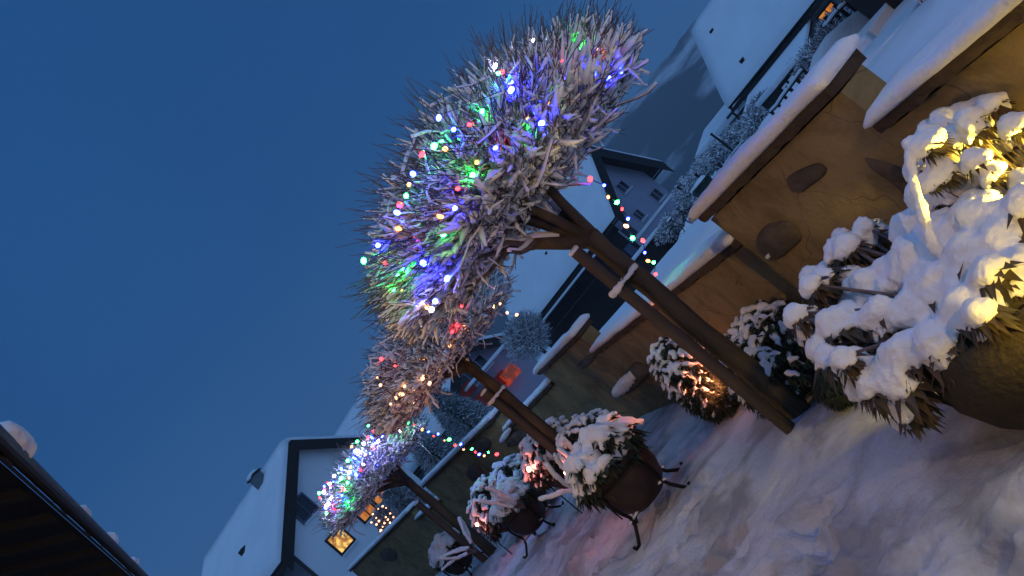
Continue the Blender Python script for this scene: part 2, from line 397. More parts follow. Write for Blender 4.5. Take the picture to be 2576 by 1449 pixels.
def fuse(spheres, voxel, name, m, parent, rough=.15, seed=0, squash=1.0, kf=1.7):
    """spheres: list of (centre, radius) in world coordinates, melted together into one soft surface"""
    C = np.array([tuple(c) for c, r in spheres]); Rr = np.array([r for c, r in spheres]); pad = Rr.max() + voxel * 5
    lo = C.min(0) - pad; hi = C.max(0) + pad; n = np.ceil((hi - lo) / voxel).astype(int) + 1
    k = kf / voxel; S = np.full(n, 1e-9, np.float32)
    for c, r in zip(C, Rr):
        rr = r + 4 * voxel; i0 = np.maximum(((c - rr - lo) / voxel).astype(int), 0); i1 = np.minimum(((c + rr - lo) / voxel).astype(int) + 2, n)
        g = np.ogrid[i0[0]:i1[0], i0[1]:i1[1], i0[2]:i1[2]]
        d = np.sqrt(sum((g[a] * voxel + lo[a] - c[a]) ** 2 for a in range(3))) - r * .96
        S[i0[0]:i1[0], i0[1]:i1[1], i0[2]:i1[2]] += np.exp(-k * np.maximum(d, -12 * voxel))
    F = -np.log(S) / k
    P, Q = surface_net(F, 0.0 if kf > 1.5 else -1.25 * voxel); P = P * voxel + lo
    top = parent
    while top.parent is not None: top = top.parent
    inv = W(top).inverted()
    me2 = bpy.data.meshes.new(name); me2.from_pydata([tuple(p) for p in P], [], Q.tolist()); me2.update()
    kk = voxel * rough * 5; V = []
    for v in me2.vertices: V.append(inv @ (v.co + v.normal * ((noise.noise(v.co * (.22 / voxel) + Vector((seed, 0, 0))) * .8 + noise.noise(v.co * (.6 / voxel)) * .7) * kk)))
    for v, p in zip(me2.vertices, V): v.co = p
    me2.materials.append(m); me2.polygons.foreach_set('use_smooth', [True] * len(me2.polygons)); me2.update()
    return link(bpy.data.objects.new(name, me2), parent)

# ------------------------------------------------------------------ garden wall
wall = empty('garden_wall', (WP[0][0], WP[0][1], 0), 'long ochre garden wall with dark boulders and a stepped snow cap', 'wall')
TH = .20
segs = []
for i, ((x0, y0), (x1, y1)) in enumerate(zip(WP, WP[1:])):
    a = Vector((x0, y0, 0)); b = Vector((x1, y1, 0)); d = (b - a); L = d.length; d.normalize(); nrm = Vector((d.y, -d.x, 0))   # nrm points to the garden
    z0, z1 = WZ[i]; segs.append((a, b, d, nrm, z0, z1))
    e = .002 * (i % 2)
    mb = MB(); sub = max(2, int(L / .25))
    # wall body
    mb.add([a - Vector((0, 0, .2)) + nrm * e, b - Vector((0, 0, .2)) + nrm * e, b + nrm * (TH - e) - Vector((0, 0, .2)), a + nrm * (TH - e) - Vector((0, 0, .2)),
            a + Vector((0, 0, z0)) + nrm * e, b + Vector((0, 0, z1)) + nrm * e, b + nrm * (TH - e) + Vector((0, 0, z1)), a + nrm * (TH - e) + Vector((0, 0, z0))],
           [(0, 1, 5, 4), (1, 2, 6, 5), (2, 3, 7, 6), (3, 0, 4, 7), (4, 5, 6, 7), (0, 3, 2, 1)])
    part(mb, 'wall_section', M_WALL, wall)
    # coping: rough slab with crumbly underside, snow on it
    mb = MB(); n = max(6, int(L / .05)); prof = [(-.045, .018), (-.05, .045), (-.042, .07), (TH + .05, .07), (TH + .05, .0)]
    vs = []
    for k in range(n + 1):
        u = k / n; p = a + d * (L * u)
        zz = z0 + (z1 - z0) * u
        for q, (o_, h) in enumerate(prof):
            j = noise.noise(Vector((L * u * 9 + i * 7, q * 1.9, 0)))
            vs.append(p + nrm * (o_ + .014 * j) + Vector((0, 0, zz + h + (.016 * j - .004 if q in (0,) else .004 * j))))
    m_ = len(prof); fs = [(k * m_ + q, (k + 1) * m_ + q, (k + 1) * m_ + (q + 1) % m_, k * m_ + (q + 1) % m_) for k in range(n) for q in range(m_)]
    fs += [tuple(range(m_)), tuple(n * m_ + q for q in range(m_))]
    mb.add(vs, fs); part(mb, 'coping', M_COPING, wall)
    # snow cap
    mb = MB(); n = max(10, int(L / .035)); K = 11; vs = []
    hi = WZ[i][0] > 1.2
    hs = .062 if hi else .05
    s0 = -.05 if hi else 0.0; s1 = .05 if hi else 0.0
    for k in range(n + 1):
        u = k / n; t = L * u; p = a + d * (s0 + (L + s1 - s0) * u); zz = z0 + (z1 - z0) * u + .068
        endf = min(1, min(u, 1 - u) * L / .07 + .25) if True else 1
        endf = math.sqrt(min(1, endf))
        for q in range(K):
            if q == 0: o_, h = -.045, .0
            elif q == K - 1: o_, h = TH + .05, 0
            else:
                f = (q - 1) / (K - 3); an = math.pi * (1 - f)
                cx, hw = (TH) / 2, TH / 2 + .075
                o_ = cx + hw * math.copysign(abs(math.cos(an)) ** .3, math.cos(an)); h = .02 + hs * (abs(math.sin(an)) ** .5) * endf
            w_ = noise.fractal(Vector((t * 2.2 + i * 11, q * .3, 1)), 1, 2, 3) * .018 + noise.noise(Vector((t * 30 + i, q * 2.1, 4))) * (.010 if q < 3 else .003)
            vs.append(p + nrm * (o_ + w_ * (1 if q < 4 else .4)) + Vector((0, 0, zz + h + (w_ * 1.0 if 1 < q < K - 1 else (-.012 * abs(noise.noise(Vector((t * 24, i, 7)))) if q == 1 else 0)))))
    fs = [(k * K + q, (k + 1) * K + q, (k + 1) * K + (q + 1) % K, k * K + (q + 1) % K) for k in range(n) for q in range(K)]
    fs += [tuple(range(K)), tuple(n * K + q for q in range(K))]
    mb.add(vs, fs); part(mb, 'snow_cap', M_SNOW, wall, smooth=True)
def onwall(px, py, i, off=0):
    a, b, d, nrm, z0, z1 = segs[i]; v = ray(px, py); c = Vector((0, 0, CAM_H))
    t = (a - c).dot(nrm) / v.dot(nrm); p = c + v * t
    return p + nrm * off
# boulders in the wall, outlines measured on its face
def boulder(outline, i, depth, snow=None, seed=0):
    pts = [onwall(px, py, i) for px, py in outline]; a, b, d, nrm, z0, z1 = segs[i]
    c = sum(pts, Vector()) / len(pts); mb = MB(); n = len(pts); rings = 5; vs = []
    # subdivide outline
    P = []
    for k in range(n):
        for s in range(4): P.append(pts[k].lerp(pts[(k + 1) % n], s / 4))
    for _ in range(2): P = [(P[k - 1] + P[k] * 2 + P[(k + 1) % len(P)]) / 4 for k in range(len(P))]
    m_ = len(P)
    for r_ in range(rings + 1):
        u = r_ / rings; sh = math.cos(u * math.pi / 2) ** .55; out_ = math.sin(u * math.pi / 2) * depth
        for k, p in enumerate(P):
            q = c + (p - c) * (sh if r_ < rings else 0.02)
            nn = noise.noise(q * 9 + Vector((seed, 0, 0))) * .25 + 1
            vs.append(q - nrm * (out_ * nn - .02))
    fs = [(r_ * m_ + k, r_ * m_ + (k + 1) % m_, (r_ + 1) * m_ + (k + 1) % m_, (r_ + 1) * m_ + k) for r_ in range(rings) for k in range(m_)] + [tuple(rings * m_ + k for k in range(m_))]
    mb.add(vs, fs); st = part(mb, 'boulder', M_STONE, wall, smooth=False)
    if snow:
        sp = []
        for (px, py), (qx, qy), r_ in snow:
            A = onwall(px, py, i, -depth * .65); B = onwall(qx, qy, i, -depth * .65)
            for s in range(9): sp.append((A.lerp(B, s / 8) + Vector((0, 0, .0)), r_ * (.75 + .35 * math.sin(math.pi * s / 8))))
        fuse(sp, .014, 'boulder_snow', M_SNOW, st, seed=seed)
    return st
boulder([(1970, 450), (2010, 425), (2060, 405), (2085, 420), (2080, 440), (2040, 470), (2015, 490), (1985, 483)], 1, .05, seed=1)
boulder([(1903, 590), (1930, 560), (1985, 552), (2010, 575), (2022, 600), (2000, 620), (1965, 650), (1935, 655), (1908, 625)], 1, .09, [((1942, 632), (1952, 612), .012)], seed=2)
boulder([(2163, 385), (2230, 402), (2285, 425), (2340, 470), (2350, 520), (2290, 495), (2230, 440), (2190, 412)], 0, .06, seed=3)
boulder([(1555, 960), (1578, 930), (1600, 905), (1648, 925), (1625, 955), (1590, 985), (1562, 988)], 2, .14, [((1560, 975), (1605, 928), .08)], seed=4)
boulder([(1400, 925), (1440, 905), (1500, 880), (1508, 895), (1480, 925), (1440, 950), (1412, 950)], 2, .12, [((1412, 915), (1435, 962), .06)], seed=5)
boulder([(1190, 1115), (1215, 1095), (1240, 1110), (1230, 1135), (1200, 1140)], 5, .1, seed=6)
boulder([(1270, 1100), (1300, 1075), (1335, 1085), (1320, 1110), (1280, 1122)], 4, .14, [((1268, 1100), (1290, 1070), .05)], seed=7)
boulder([(950, 1395), (975, 1375), (1000, 1385), (1000, 1410), (965, 1412)], 7, .08, seed=8)
boulder([(1170, 1180), (1200, 1160), (1222, 1195), (1190, 1215)], 5, .12, seed=9)
boulder([(1765, 470 + 190), (1800, 640), (1825, 650), (1790, 690), (1768, 690)], 2, .03, seed=12) if False else None

# ------------------------------------------------------------------ pollarded trees
rnd = random.Random(11)
def dome_tree(name, label, base, fork_z, trunk_r, rad, z_bot, z_top, n_twigs, seed, lean=(0, 0), detail=1.0, center=(0, 0), tilt=0.0):
    rd = random.Random(seed)
    t = empty(name, base, label, 'tree', 'pollarded trees in a row along the garden wall')
    base = Vector(base); fork = base + Vector((lean[0], lean[1], fork_z))
    cx = base + Vector((center[0], center[1], 0))
    mb = MB(); pts = []; rs = []
    for k in range(25):
        u = k / 24; p = base.lerp(fork, u) + Vector((noise.noise(Vector((u * 3, seed, 0))) * .025, noise.noise(Vector((u * 3, seed, 5))) * .025, 0))
        if k == 0: p.z -= .15
        pts.append(p); rs.append(trunk_r * (1.18 - .25 * u + (.15 * (1 - u) ** 8) + .16 * noise.noise(Vector((u * 7, seed, 3))) + (.10 if k >= 23 else 0)))
    mb.tube(pts, rs, 14); part(mb, 'trunk', M_BARK, t, smooth=True)
    H = z_top - z_bot
    def top(r_):
        q = min(1, r_ / rad); return z_bot + .30 * H * (1 - q) + (.34 * H) + .36 * H * math.sqrt(max(0, 1 - q * q)) - .0
    twigs = MB(); snow = MB(); snowpts = []
    # limbs
    nodes = []
    nl = 7
    limb_dirs = [(2 * math.pi * k / nl + rd.uniform(-.2, .2)) for k in range(nl)]
    limb_dirs[0] = R(182); limb_dirs[1] = R(60)
    for li, an in enumerate(limb_dirs):
        lm = MB(); rise = 1.25 if li == 0 else 2.4; fat = 1.35 if li < 2 else .85; ln = rad * rd.uniform(.50, .70); P = [fork - Vector((0, 0, .03))]; steps = 7
        kink = rd.uniform(-.5, .5)
        for s in range(1, steps + 1):
            u = s / steps; a2 = an + kink * u
            z = fork.z + (base.z + z_bot + .22 * H - fork.z) * min(1, u * rise) + .16 * H * u * u + rd.uniform(-.02, .02)
            c2 = fork.lerp(Vector((cx.x, cx.y, 0)), u); 
            P.append(Vector((c2.x + math.cos(a2) * ln * u, c2.y + math.sin(a2) * ln * u, z)))
        rr = [trunk_r * fat * (.55 * (1 - u / steps) + .13) for u in range(steps + 1)]
        lm.tube(P, rr, 8); lim = part(lm, 'limb', M_BARK, t, smooth=True)
        sn = MB(); sn.tube([p + Vector((0, 0, r_ * .75 + .008)) for p, r_ in zip(P[1:], rr[1:])], [r_ * .7 + .005 for r_ in rr[1:]], 7); part(sn, 'limb_snow', M_TWIGSNOW, lim, smooth=True)
        for s in range(1, steps + 1): nodes.append((P[s], rr[s]))
        # secondary branches
        for s in range(2, steps + 1):
            for w in range(3):
                a3 = an + kink + rd.choice((-1, 1)) * rd.uniform(.5, 1.3); l3 = rad * rd.uniform(.22, .42)
                Q = [P[s]]; 
                for e in range(1, 5):
                    f = e / 4; a3 += rd.uniform(-.35, .35)
                    Q.append(Q[-1] + Vector((math.cos(a3), math.sin(a3), rd.uniform(-.05, .55))) * l3 / 4)
                q_r = [rr[s] * .45 * (1 - .16 * e) + .003 for e in range(5)]
                if math.hypot(Q[-1].x - cx.x, Q[-1].y - cx.y) > rad * .88: continue
                twigs.tube(Q, q_r, 5, cap=False)
                snow.tube([p + Vector((0, 0, r_ + .006)) for p, r_ in zip(Q, q_r)], [r_ * .7 + .006 * rd.uniform(.8, 1.6) for r_ in q_r], 5)
                for q in Q[1:]: nodes.append((q, .01))
    # fine shoots: the shorn hedgehog of the crown
    NP = []
    for k in range(n_twigs):
        r_ = rad * math.sqrt(rd.random()) * 1.0; an = rd.uniform(0, 2 * math.pi)
        edge = r_ / rad
        zt = top(r_)
        # heavier population towards the lower skin, where the old cuts are
        band = rd.random()
        if band < .34: f0 = rd.uniform(.0, .25); ln = rd.uniform(.10, .26)
        elif band < .55: f0 = rd.uniform(.2, .6); ln = rd.uniform(.15, .30)
        else: f0 = rd.uniform(.2, .62); ln = rd.uniform(.26, .46)
        zb = z_bot + .10 * H * edge ** 2
        r0 = r_ * (.93 if band < .34 else (.86 if band < .55 else .74))
        p = Vector((cx.x + math.cos(an) * r0, cx.y + math.sin(an) * r0, base.z + zb + (zt - zb) * f0))
        upw = (.25 + 1.0 * (1 - edge)) if band >= .34 else rd.uniform(.15, .75)
        dirv = Vector((math.cos(an) * (.25 + 1.1 * edge), math.sin(an) * (.25 + 1.1 * edge), upw)) + Vector((rd.gauss(0, 1), rd.gauss(0, 1), rd.gauss(0, .7))) * (.62 if band < .55 else .30)
        dirv.normalize(); ln *= rad / 1.25
        side = dirv.cross(Vector((rd.gauss(0, 1), rd.gauss(0, 1), rd.gauss(0, 1)))).normalized() * ln * rd.uniform(0, .16)
        q = p + dirv * ln * .5 + side; e = p + dirv * ln
        thick = rd.uniform(.0024, .0042) / detail ** .5
        twigs.tube([p, q, e], [thick * 1.6, thick, thick * .6], 3, cap=False)
        for _ in range(2 if f0 > .4 else 1):
            e2 = q + (dirv + Vector((rd.gauss(0, .45), rd.gauss(0, .45), rd.gauss(0.1, .4)))).normalized() * ln * rd.uniform(.25, .5)
            twigs.tube([q, e2], [thick * .9, thick * .5], 3, cap=False)
            if rd.random() < .75:
                sr = rd.uniform(.006, .012) / detail ** .35; up = Vector((0, 0, sr * .7)); snow.tube([q + up, q.lerp(e2, rd.uniform(.5, .9)) + up], [sr, sr * .5], 4)
        if rd.random() < .97:
            sr = rd.uniform(.009, .0185) * (1.25 if band < .34 else 1.12) / detail ** .35
            s1 = rd.uniform(.45, 1.0) * (1 if f0 < .5 else .85); s0 = rd.uniform(0, .25) * s1
            c3 = [p.lerp(q, min(1, 2 * u)) if u < .5 else q.lerp(e, 2 * u - 1) for u in (s0, (s0 + s1) / 2, s1)]
            rr3 = [sr * rd.uniform(.5, 1), sr * rd.uniform(.7, 1.3), sr * .35]
            snow.tube([v + Vector((rd.gauss(0, .003), rd.gauss(0, .003), r3 * .75)) for v, r3 in zip(c3, rr3)], rr3, 4)
        if rd.random() < .22:
            sr = rd.uniform(.012, .026) / detail ** .35; snow.ico(q + Vector((0, 0, .006)), sr, 1, sc=(1.2, 1.2, .8), jit=.5, seed=k)
    for k in range(int(1500 * detail)):            # gnarled older branches with snow lying along them
        r_ = rad * .82 * math.sqrt(rd.random()); an = rd.uniform(0, 6.283); zt = top(r_)
        P = [Vector((cx.x + math.cos(an) * r_, cx.y + math.sin(an) * r_, base.z + z_bot + .08 * H + (zt - z_bot) * rd.uniform(0, .62)))]
        d = Vector((math.cos(an) * .7 + rd.gauss(0, .6), math.sin(an) * .7 + rd.gauss(0, .6), rd.uniform(-.1, .7))).normalized(); l = rd.uniform(.22, .5) * rad / 1.2; br = rd.uniform(.003, .009)
        for q in range(5):
            d = (d + Vector((rd.gauss(0, .38), rd.gauss(0, .38), rd.gauss(.03, .30)))).normalized(); P.append(P[-1] + d * l / 5)
        re_ = math.hypot(P[-1].x - cx.x, P[-1].y - cx.y)
        if re_ > rad * 1.0 or P[-1].z > base.z + top(re_) - .01: continue
        twigs.tube(P, [br * (1 - .14 * q) for q in range(6)], 5, cap=False)
        snow.tube([v + Vector((0, 0, br * .9 + .003)) for v in P], [(br * .8 + .0045) * rd.uniform(.55, 1.35) for _ in P], 5)
    for k in range(int(n_twigs * .09)):       # long bare water shoots standing out of the snow
        r_ = rad * math.sqrt(rd.random()); an = rd.uniform(0, 2 * math.pi); edge = r_ / rad
        p = Vector((cx.x + math.cos(an) * r_ * .93, cx.y + math.sin(an) * r_ * .93, base.z + z_bot + (top(r_) - z_bot) * rd.uniform(.6, .86)))
        d = (Vector((math.cos(an) * 1.1 * edge, math.sin(an) * 1.1 * edge, .35 + 1.0 * (1 - edge))) + Vector((rd.gauss(0, .28), rd.gauss(0, .28), rd.gauss(0, .25)))).normalized(); l = rd.uniform(.16, .36) * rad / 1.25
        m_ = p + d * l * .5 + Vector((rd.gauss(0, .01), rd.gauss(0, .01), .01)); twigs.tube([p, m_, p + d * l], [.0042 / detail ** .5, .0034 / detail ** .5, .0018 / detail ** .5], 3, cap=False)
        if rd.random() < .6: snow.tube([p + Vector((0, 0, .004)), m_ + Vector((0, 0, .006))], [.008, .005], 4)
        if rd.random() < .6: twigs.tube([m_, m_ + (d + Vector((rd.gauss(0, .5), rd.gauss(0, .5), rd.gauss(0, .5)))).normalized() * l * .35], [.003, .0015], 3, cap=False)
    part(twigs, 'twigs', M_TWIG, t)
    part(snow, 'snow_cover', M_TWIGSNOW, t, smooth=True)
    return t, top
def string_of_lights(name, label, pts_cols, r_, cable_pts=None, group=None, cr=.003):
    c0 = pts_cols[0][0]; t = empty(name, c0, label, 'string lights', group)
    inv = W(t).inverted(); cache = {}
    for p, c in pts_cols:
        if c not in cache:
            mb = MB(); mb.ico((0, 0, 0), r_, 2, sc=(.9, .9, 1.25)); me = bpy.data.meshes.new('bulb'); me.from_pydata(mb.v, [], mb.f); me.materials.append(BULB[c]); me.polygons.foreach_set('use_smooth', [True] * len(me.polygons)); cache[c] = me
        o = bpy.data.objects.new('bulb', cache[c]); link(o, t); o.location = inv @ p; k_ = .62 + .62 * ((p.x * 37.7 + p.z * 91.3) % 1); o.scale = (k_, k_, k_); o.rotation_euler = ((p.x * 50) % 3, (p.z * 70) % 3, 0)
    cp = cable_pts or [p for p, c in pts_cols]
    mb = MB(); P = []
    for a, b in zip(cp, cp[1:]):
        for s in range(4):
            u = s / 4; P.append(a.lerp(b, u) - Vector((0, 0, .02 * 4 * u * (1 - u))) + Vector((0, 0, r_)))
    P.append(cp[-1] + Vector((0, 0, r_)))
    mb.tube(P, cr, 4, cap=False); part(mb, 'cable', M_CABLE, t)
    return t

T1 = Vector((.52, 5.30, .0))
tree1, top1 = dome_tree('pollarded_tree', 'nearest pollarded tree, wide snowy dome of twigs full of coloured fairy lights', T1, 1.80, .066, 1.18, 2.14, 3.22, 7600, 3, lean=(.045, .0), center=(-.02, 0))
T2 = Vector((-.95, 9.0, .0))
tree2, top2 = dome_tree('pollarded_tree', 'middle pollarded tree with brownish snowy crown and a few warm bulbs, behind the nearest one', T2, 2.10, .066, 1.10, 2.14, 3.2, 4000, 4, detail=.9, center=(-.08, 0))
T3 = Vector((-3.77, 14.6, .0))
tree3, top3 = dome_tree('pollarded_tree', 'farthest pollarded tree, small violet-tinged crown densely covered in many coloured bulbs', T3, 1.95, .08, 1.28, 2.18, 3.22, 3400, 5, detail=.7, center=(-.25, 0))

# bulbs in the nearest crown, where the photograph shows them (each at its own depth within the crown)
def z1(x, y): return ((1000 + x * .759) * .7892, (y * .759) * .7892)     # enlargement coordinates -> photo coordinates
B1 = [(1176, 178, 'amber'), (1187, 205, 'amber'), (1163, 230, 'amber'), (1117, 256, 'green'), (1110, 212, 'green'), (1047, 329, 'blue'), (1170, 310, 'blue'), (1140, 345, 'blue'),
      (775, 308, 'green'), (792, 302, 'red'), (825, 340, 'blue'), (829, 378, 'blue'), (810, 357, 'red'), (1034, 397, 'green'), (778, 408, 'blue'), (705, 468, 'green'), (654, 524, 'red'),
      (588, 544, 'blue'), (897, 502, 'amber'), (957, 518, 'blue'), (866, 560, 'green'), (506, 614, 'green'), (552, 627, 'amber'), (763, 621, 'blue'), (790, 612, 'red'), (455, 648, 'red'),
      (685, 682, 'amber'), (417, 730, 'blue'), (667, 738, 'green'), (605, 792, 'red'), (388, 822, 'green'), (362, 860, 'red'), (350, 893, 'blue'), (593, 874, 'blue'), (532, 908, 'amber'),
      (355, 962, 'amber'), (545, 985, 'green'), (270, 1030, 'blue'), (430, 1000, 'red'), (210, 1095, 'green'), (385, 1130, 'green'), (350, 1150, 'green'), (460, 1105, 'blue'), (375, 1220, 'amber'),
      (335, 1215, 'green'), (510, 1265, 'blue'), (477, 1290, 'amber'), (495, 1300, 'white'), (300, 1105, 'red'), (400, 775, 'amber'), (525, 495, 'blue'), (1045, 265, 'red'), (560, 1170, 'blue'), (1240, 330, 'blue'), (1290, 300, 'blue'),
      (940, 445, 'blue'), (985, 430, 'amber'), (1180, 258, 'red'), (355, 1255, 'red')]
rl = random.Random(8)
pc = []
for x, y, c in B1:
    px, py = z1(x, y); X = ray(px, py).x / FPX * 5.3 - T1.x
    half = math.sqrt(max(.02, 1.17 ** 2 - X * X))
    d = 5.3 - half * rl.uniform(.86, 1.06)
    pc.append((at(px, py, d), c))
for k in range(40):                       # added hidden bulbs deep among the branches, put in to brighten the crown snow
    r_ = .95 * math.sqrt(rl.random()); an = rl.uniform(0, 6.283)
    pc.append((T1 + Vector((-.02 + r_ * math.cos(an), r_ * math.sin(an), rl.uniform(2.35, 3.0 - .25 * r_))), rl.choice(('white', 'white', 'blue', 'white', 'green', 'amber', 'white'))))
string_of_lights('light_chain', 'coloured fairy lights wound through the crown of the nearest pollarded tree, with added fill bulbs inside', pc, .0155, group=None, cr=.0022)
# warm bulbs in the middle crown
def z6(x, y): return ((1200 + x * .646) * .7892, (900 + y * .646) * .7892)
B2 = [(343, 358, 'warm'), (357, 312, 'warm'), (230, 460, 'warm'), (228, 475, 'warm'), (139, 513, 'warm'), (118, 550, 'warm'), (130, 553, 'warm'), (95, 572, 'warm'), (20, 507, 'warm'), (24, 378, 'red'), (92, 412, 'red'),
      (374, 243, 'red'), (420, 118, 'red'), (398, 212, 'red'), (610, 106, 'warm'), (262, 498, 'warm'), (70, 600, 'warm'), (180, 530, 'warm'), (5, 470, 'warm')]
pc = [(at(*z6(x, y), 9 - rl.uniform(.75, 1.02)), c) for x, y, c in B2]
for k in range(18):  # unseen bulbs added inside the crown to give it a warm glow
    an = rl.uniform(0, 6.283); r_ = .8 * rl.random() ** .5; pc.append((T2 + Vector((r_ * math.cos(an) - .1, r_ * math.sin(an), rl.uniform(2.2, 2.7))), 'warm_fill'))
string_of_lights('light_chain', 'sparse warm white fairy lights in the brownish crown of the middle pollarded tree, with added unseen glow bulbs', pc, .018, cr=.003)
# two bulbs that hang beyond the middle tree
pc = [(at(*z6(x, y), 10.5), c) for x, y, c in ((610, 106, 'warm'), (645, 150, 'warm'), (692, 160, 'warm'))]
string_of_lights('light_chain', 'two warm bulbs on a short cable end hanging free beyond the middle tree', pc[1:], .020, cr=.003)
def z7(x, y): return ((600 + x * .4389) * .7892, (1200 + y * .4389) * .7892)
B3 = [(1445, 270, 'green'), (1468, 285, 'white'), (1410, 292, 'red'), (1378, 325, 'white'), (1365, 348, 'white'), (1470, 310, 'green'), (1308, 357, 'green'), (1345, 398, 'red'), (1405, 412, 'red'), (1450, 402, 'green'),
      (1305, 445, 'red'), (1333, 443, 'blue'), (1411, 436, 'blue'), (1440, 345, 'amber'), (1485, 322, 'red'), (1484, 352, 'red'), (1227, 473, 'green'), (1275, 488, 'green'), (1360, 485, 'blue'), (1342, 518, 'red'), (1187, 510, 'amber'),
      (1205, 543, 'blue'), (1250, 548, 'white'), (1285, 568, 'amber'), (1158, 612, 'green'), (1272, 640, 'green'), (1180, 660, 'amber'), (1110, 668, 'blue'), (1252, 680, 'red'), (1060, 722, 'green'), (1110, 741, 'green'),
      (1168, 735, 'amber'), (1157, 772, 'green'), (1010, 770, 'red'), (988, 797, 'blue'), (1037, 800, 'red'), (990, 820, 'red'), (985, 840, 'white'), (950, 848, 'green'), (1125, 820, 'red'), (1117, 866, 'blue'), (955, 881, 'red'),
      (1108, 905, 'amber'), (1018, 915, 'blue'), (1005, 935, 'white'), (1055, 938, 'red'), (997, 955, 'blue'), (1057, 962, 'red'), (1003, 995, 'green'), (1220, 712, 'blue'), (1415, 300, 'white'), (1358, 360, 'amber'),
      (1200, 590, 'blue'), (1380, 470, 'white'), (1490, 390, 'green'), (1320, 560, 'blue'), (1160, 910, 'green'), (1040, 880, 'white'), (1400, 345, 'blue'), (1540, 395, 'green')]
pc = [(at(*z7(x, y), 14.6 - rl.uniform(.9, 1.25)), 'white' if c == 'green' and k % 2 else c) for k, (x, y, c) in enumerate(B3)]
for k in range(38):  # extra inner bulbs, added as fill to lighten the far crown
    an = rl.uniform(0, 6.283); r_ = 1.0 * rl.random() ** .5; pc.append((T3 + Vector((r_ * math.cos(an) - .25, r_ * math.sin(an), rl.uniform(2.4, 2.95))), rl.choice(('white', 'white', 'blue'))))
string_of_lights('light_chain', 'dense many coloured fairy lights covering the farthest small pollarded crown, with added fill bulbs inside', pc, .024, cr=.003)
# string from the farthest crown to the wall
S3 = [(1500, 265, 'green'), (1558, 325, 'warm'), (1598, 337, 'green'), (1640, 352, 'red'), (1700, 385, 'amber'), (1745, 402, 'blue'), (1783, 432, 'red'), (1815, 418, 'blue')]
S3 = [z7(x, y) + (c,) for x, y, c in S3]
def z10(x, y): return ((1250 + x * .3354) * .7892, (1350 + y * .3354) * .7892)
S3 += [z10(x, y) + (c,) for x, y, c in ((498, 160, 'amber'), (542, 152, 'green'), (600, 208, 'red'), (652, 198, 'blue'), (680, 245, 'amber'), (758, 242, 'green'), (792, 272, 'red'), (828, 293, 'blue'), (875, 304, 'warm'), (915, 272, 'green'), (995, 292, 'red'))]
pc = [(at(x, y, 14.2 - .16 * k), c) for k, (x, y, c) in enumerate(S3)]
string_of_lights('light_chain', 'string of coloured bulbs hanging from the farthest crown down in front of the garden wall', pc, .020, cr=.005)
# string that hangs free on the far side of the nearest tree
def z8(x, y): return ((1800 + x * .3451) * .7892, (450 + y * .3451) * .7892)
S1 = [(235, 350, 'red'), (365, 408, 'blue'), (402, 516, 'amber'), (483, 565, 'green'), (530, 627, 'red'), (585, 717, 'blue'), (568, 783, 'warm'), (627, 895, 'green'), (722, 918, 'red'), (740, 1030, 'blue'), (770, 1106, 'amber'), (822, 1120, 'green'), (840, 1228, 'red')]
pc = [(at(*z8(x, y), 5.9 + .07 * k), c) for k, (x, y, c) in enumerate(S1)]
string_of_lights('light_chain', 'string of coloured bulbs hanging free between the nearest crown and the low wall section', pc, .017, cr=.0035)

# stakes and ties
def stake(x, y, z, px_, py_, label, r_=.042, tie_to=None):
    o = empty('tree_stake', (x, y, 0), label, 'stake', 'round stakes beside the tree trunks')
    mb = MB(); P = [Vector((x, y, -.2)).lerp(Vector((px_, py_, z)), k / 8) for k in range(9)]
    mb.tube(P, [r_ * (1.05 - .01 * k) for k in range(9)], 14); part(mb, 'post', M_STAKE, o, smooth=False)
    mb = MB(); mb.ico((px_, py_, z + .012), r_ * 1.05, 2, sc=(1, 1, .45), jit=.3); part(mb, 'snow_cap', M_SNOW, o, smooth=True)
    if tie_to is not None:
        c, h = tie_to; mb = MB(); q = Vector((px_, py_, h)); c = Vector((*c, h))
        d = (c - q).normalized(); s = Vector((-d.y, d.x, 0)) * (r_ + .022)
        loop = [q + s - d * .03, q - d * (r_ + .01), q - s - d * .03, c - s * 1.2, c + d * .09, c + s * 1.2, q + s - d * .03]
        mb.tube(loop, .011, 6); tie = part(mb, 'tie', M_CABLE, o)
        sp = []
        for a, b in zip(loop, loop[1:]):
            for k in range(7): sp.append((a.lerp(b, k / 7) + Vector((0, 0, .012 + .006 * rl.random())), .013 + .010 * rl.random()))
        fuse(sp, .009, 'tie_snow', M_SNOW, tie)
    return o
stake(.395, 5.20, 1.80, .425, 5.20, 'round wooden stake beside the trunk of the nearest tree, snow on its tie', tie_to=((.535, 5.30), 1.44))
stake(-1.05, 8.9, 1.75, -1.05, 8.9, 'dark round stake against the trunk of the middle tree, snow on its tie', .05, tie_to=((-.95, 9.0), 1.62))
stake(-3.93, 14.5, 1.55, -3.93, 14.5, 'dark round stake beside the trunk of the farthest tree', .06)

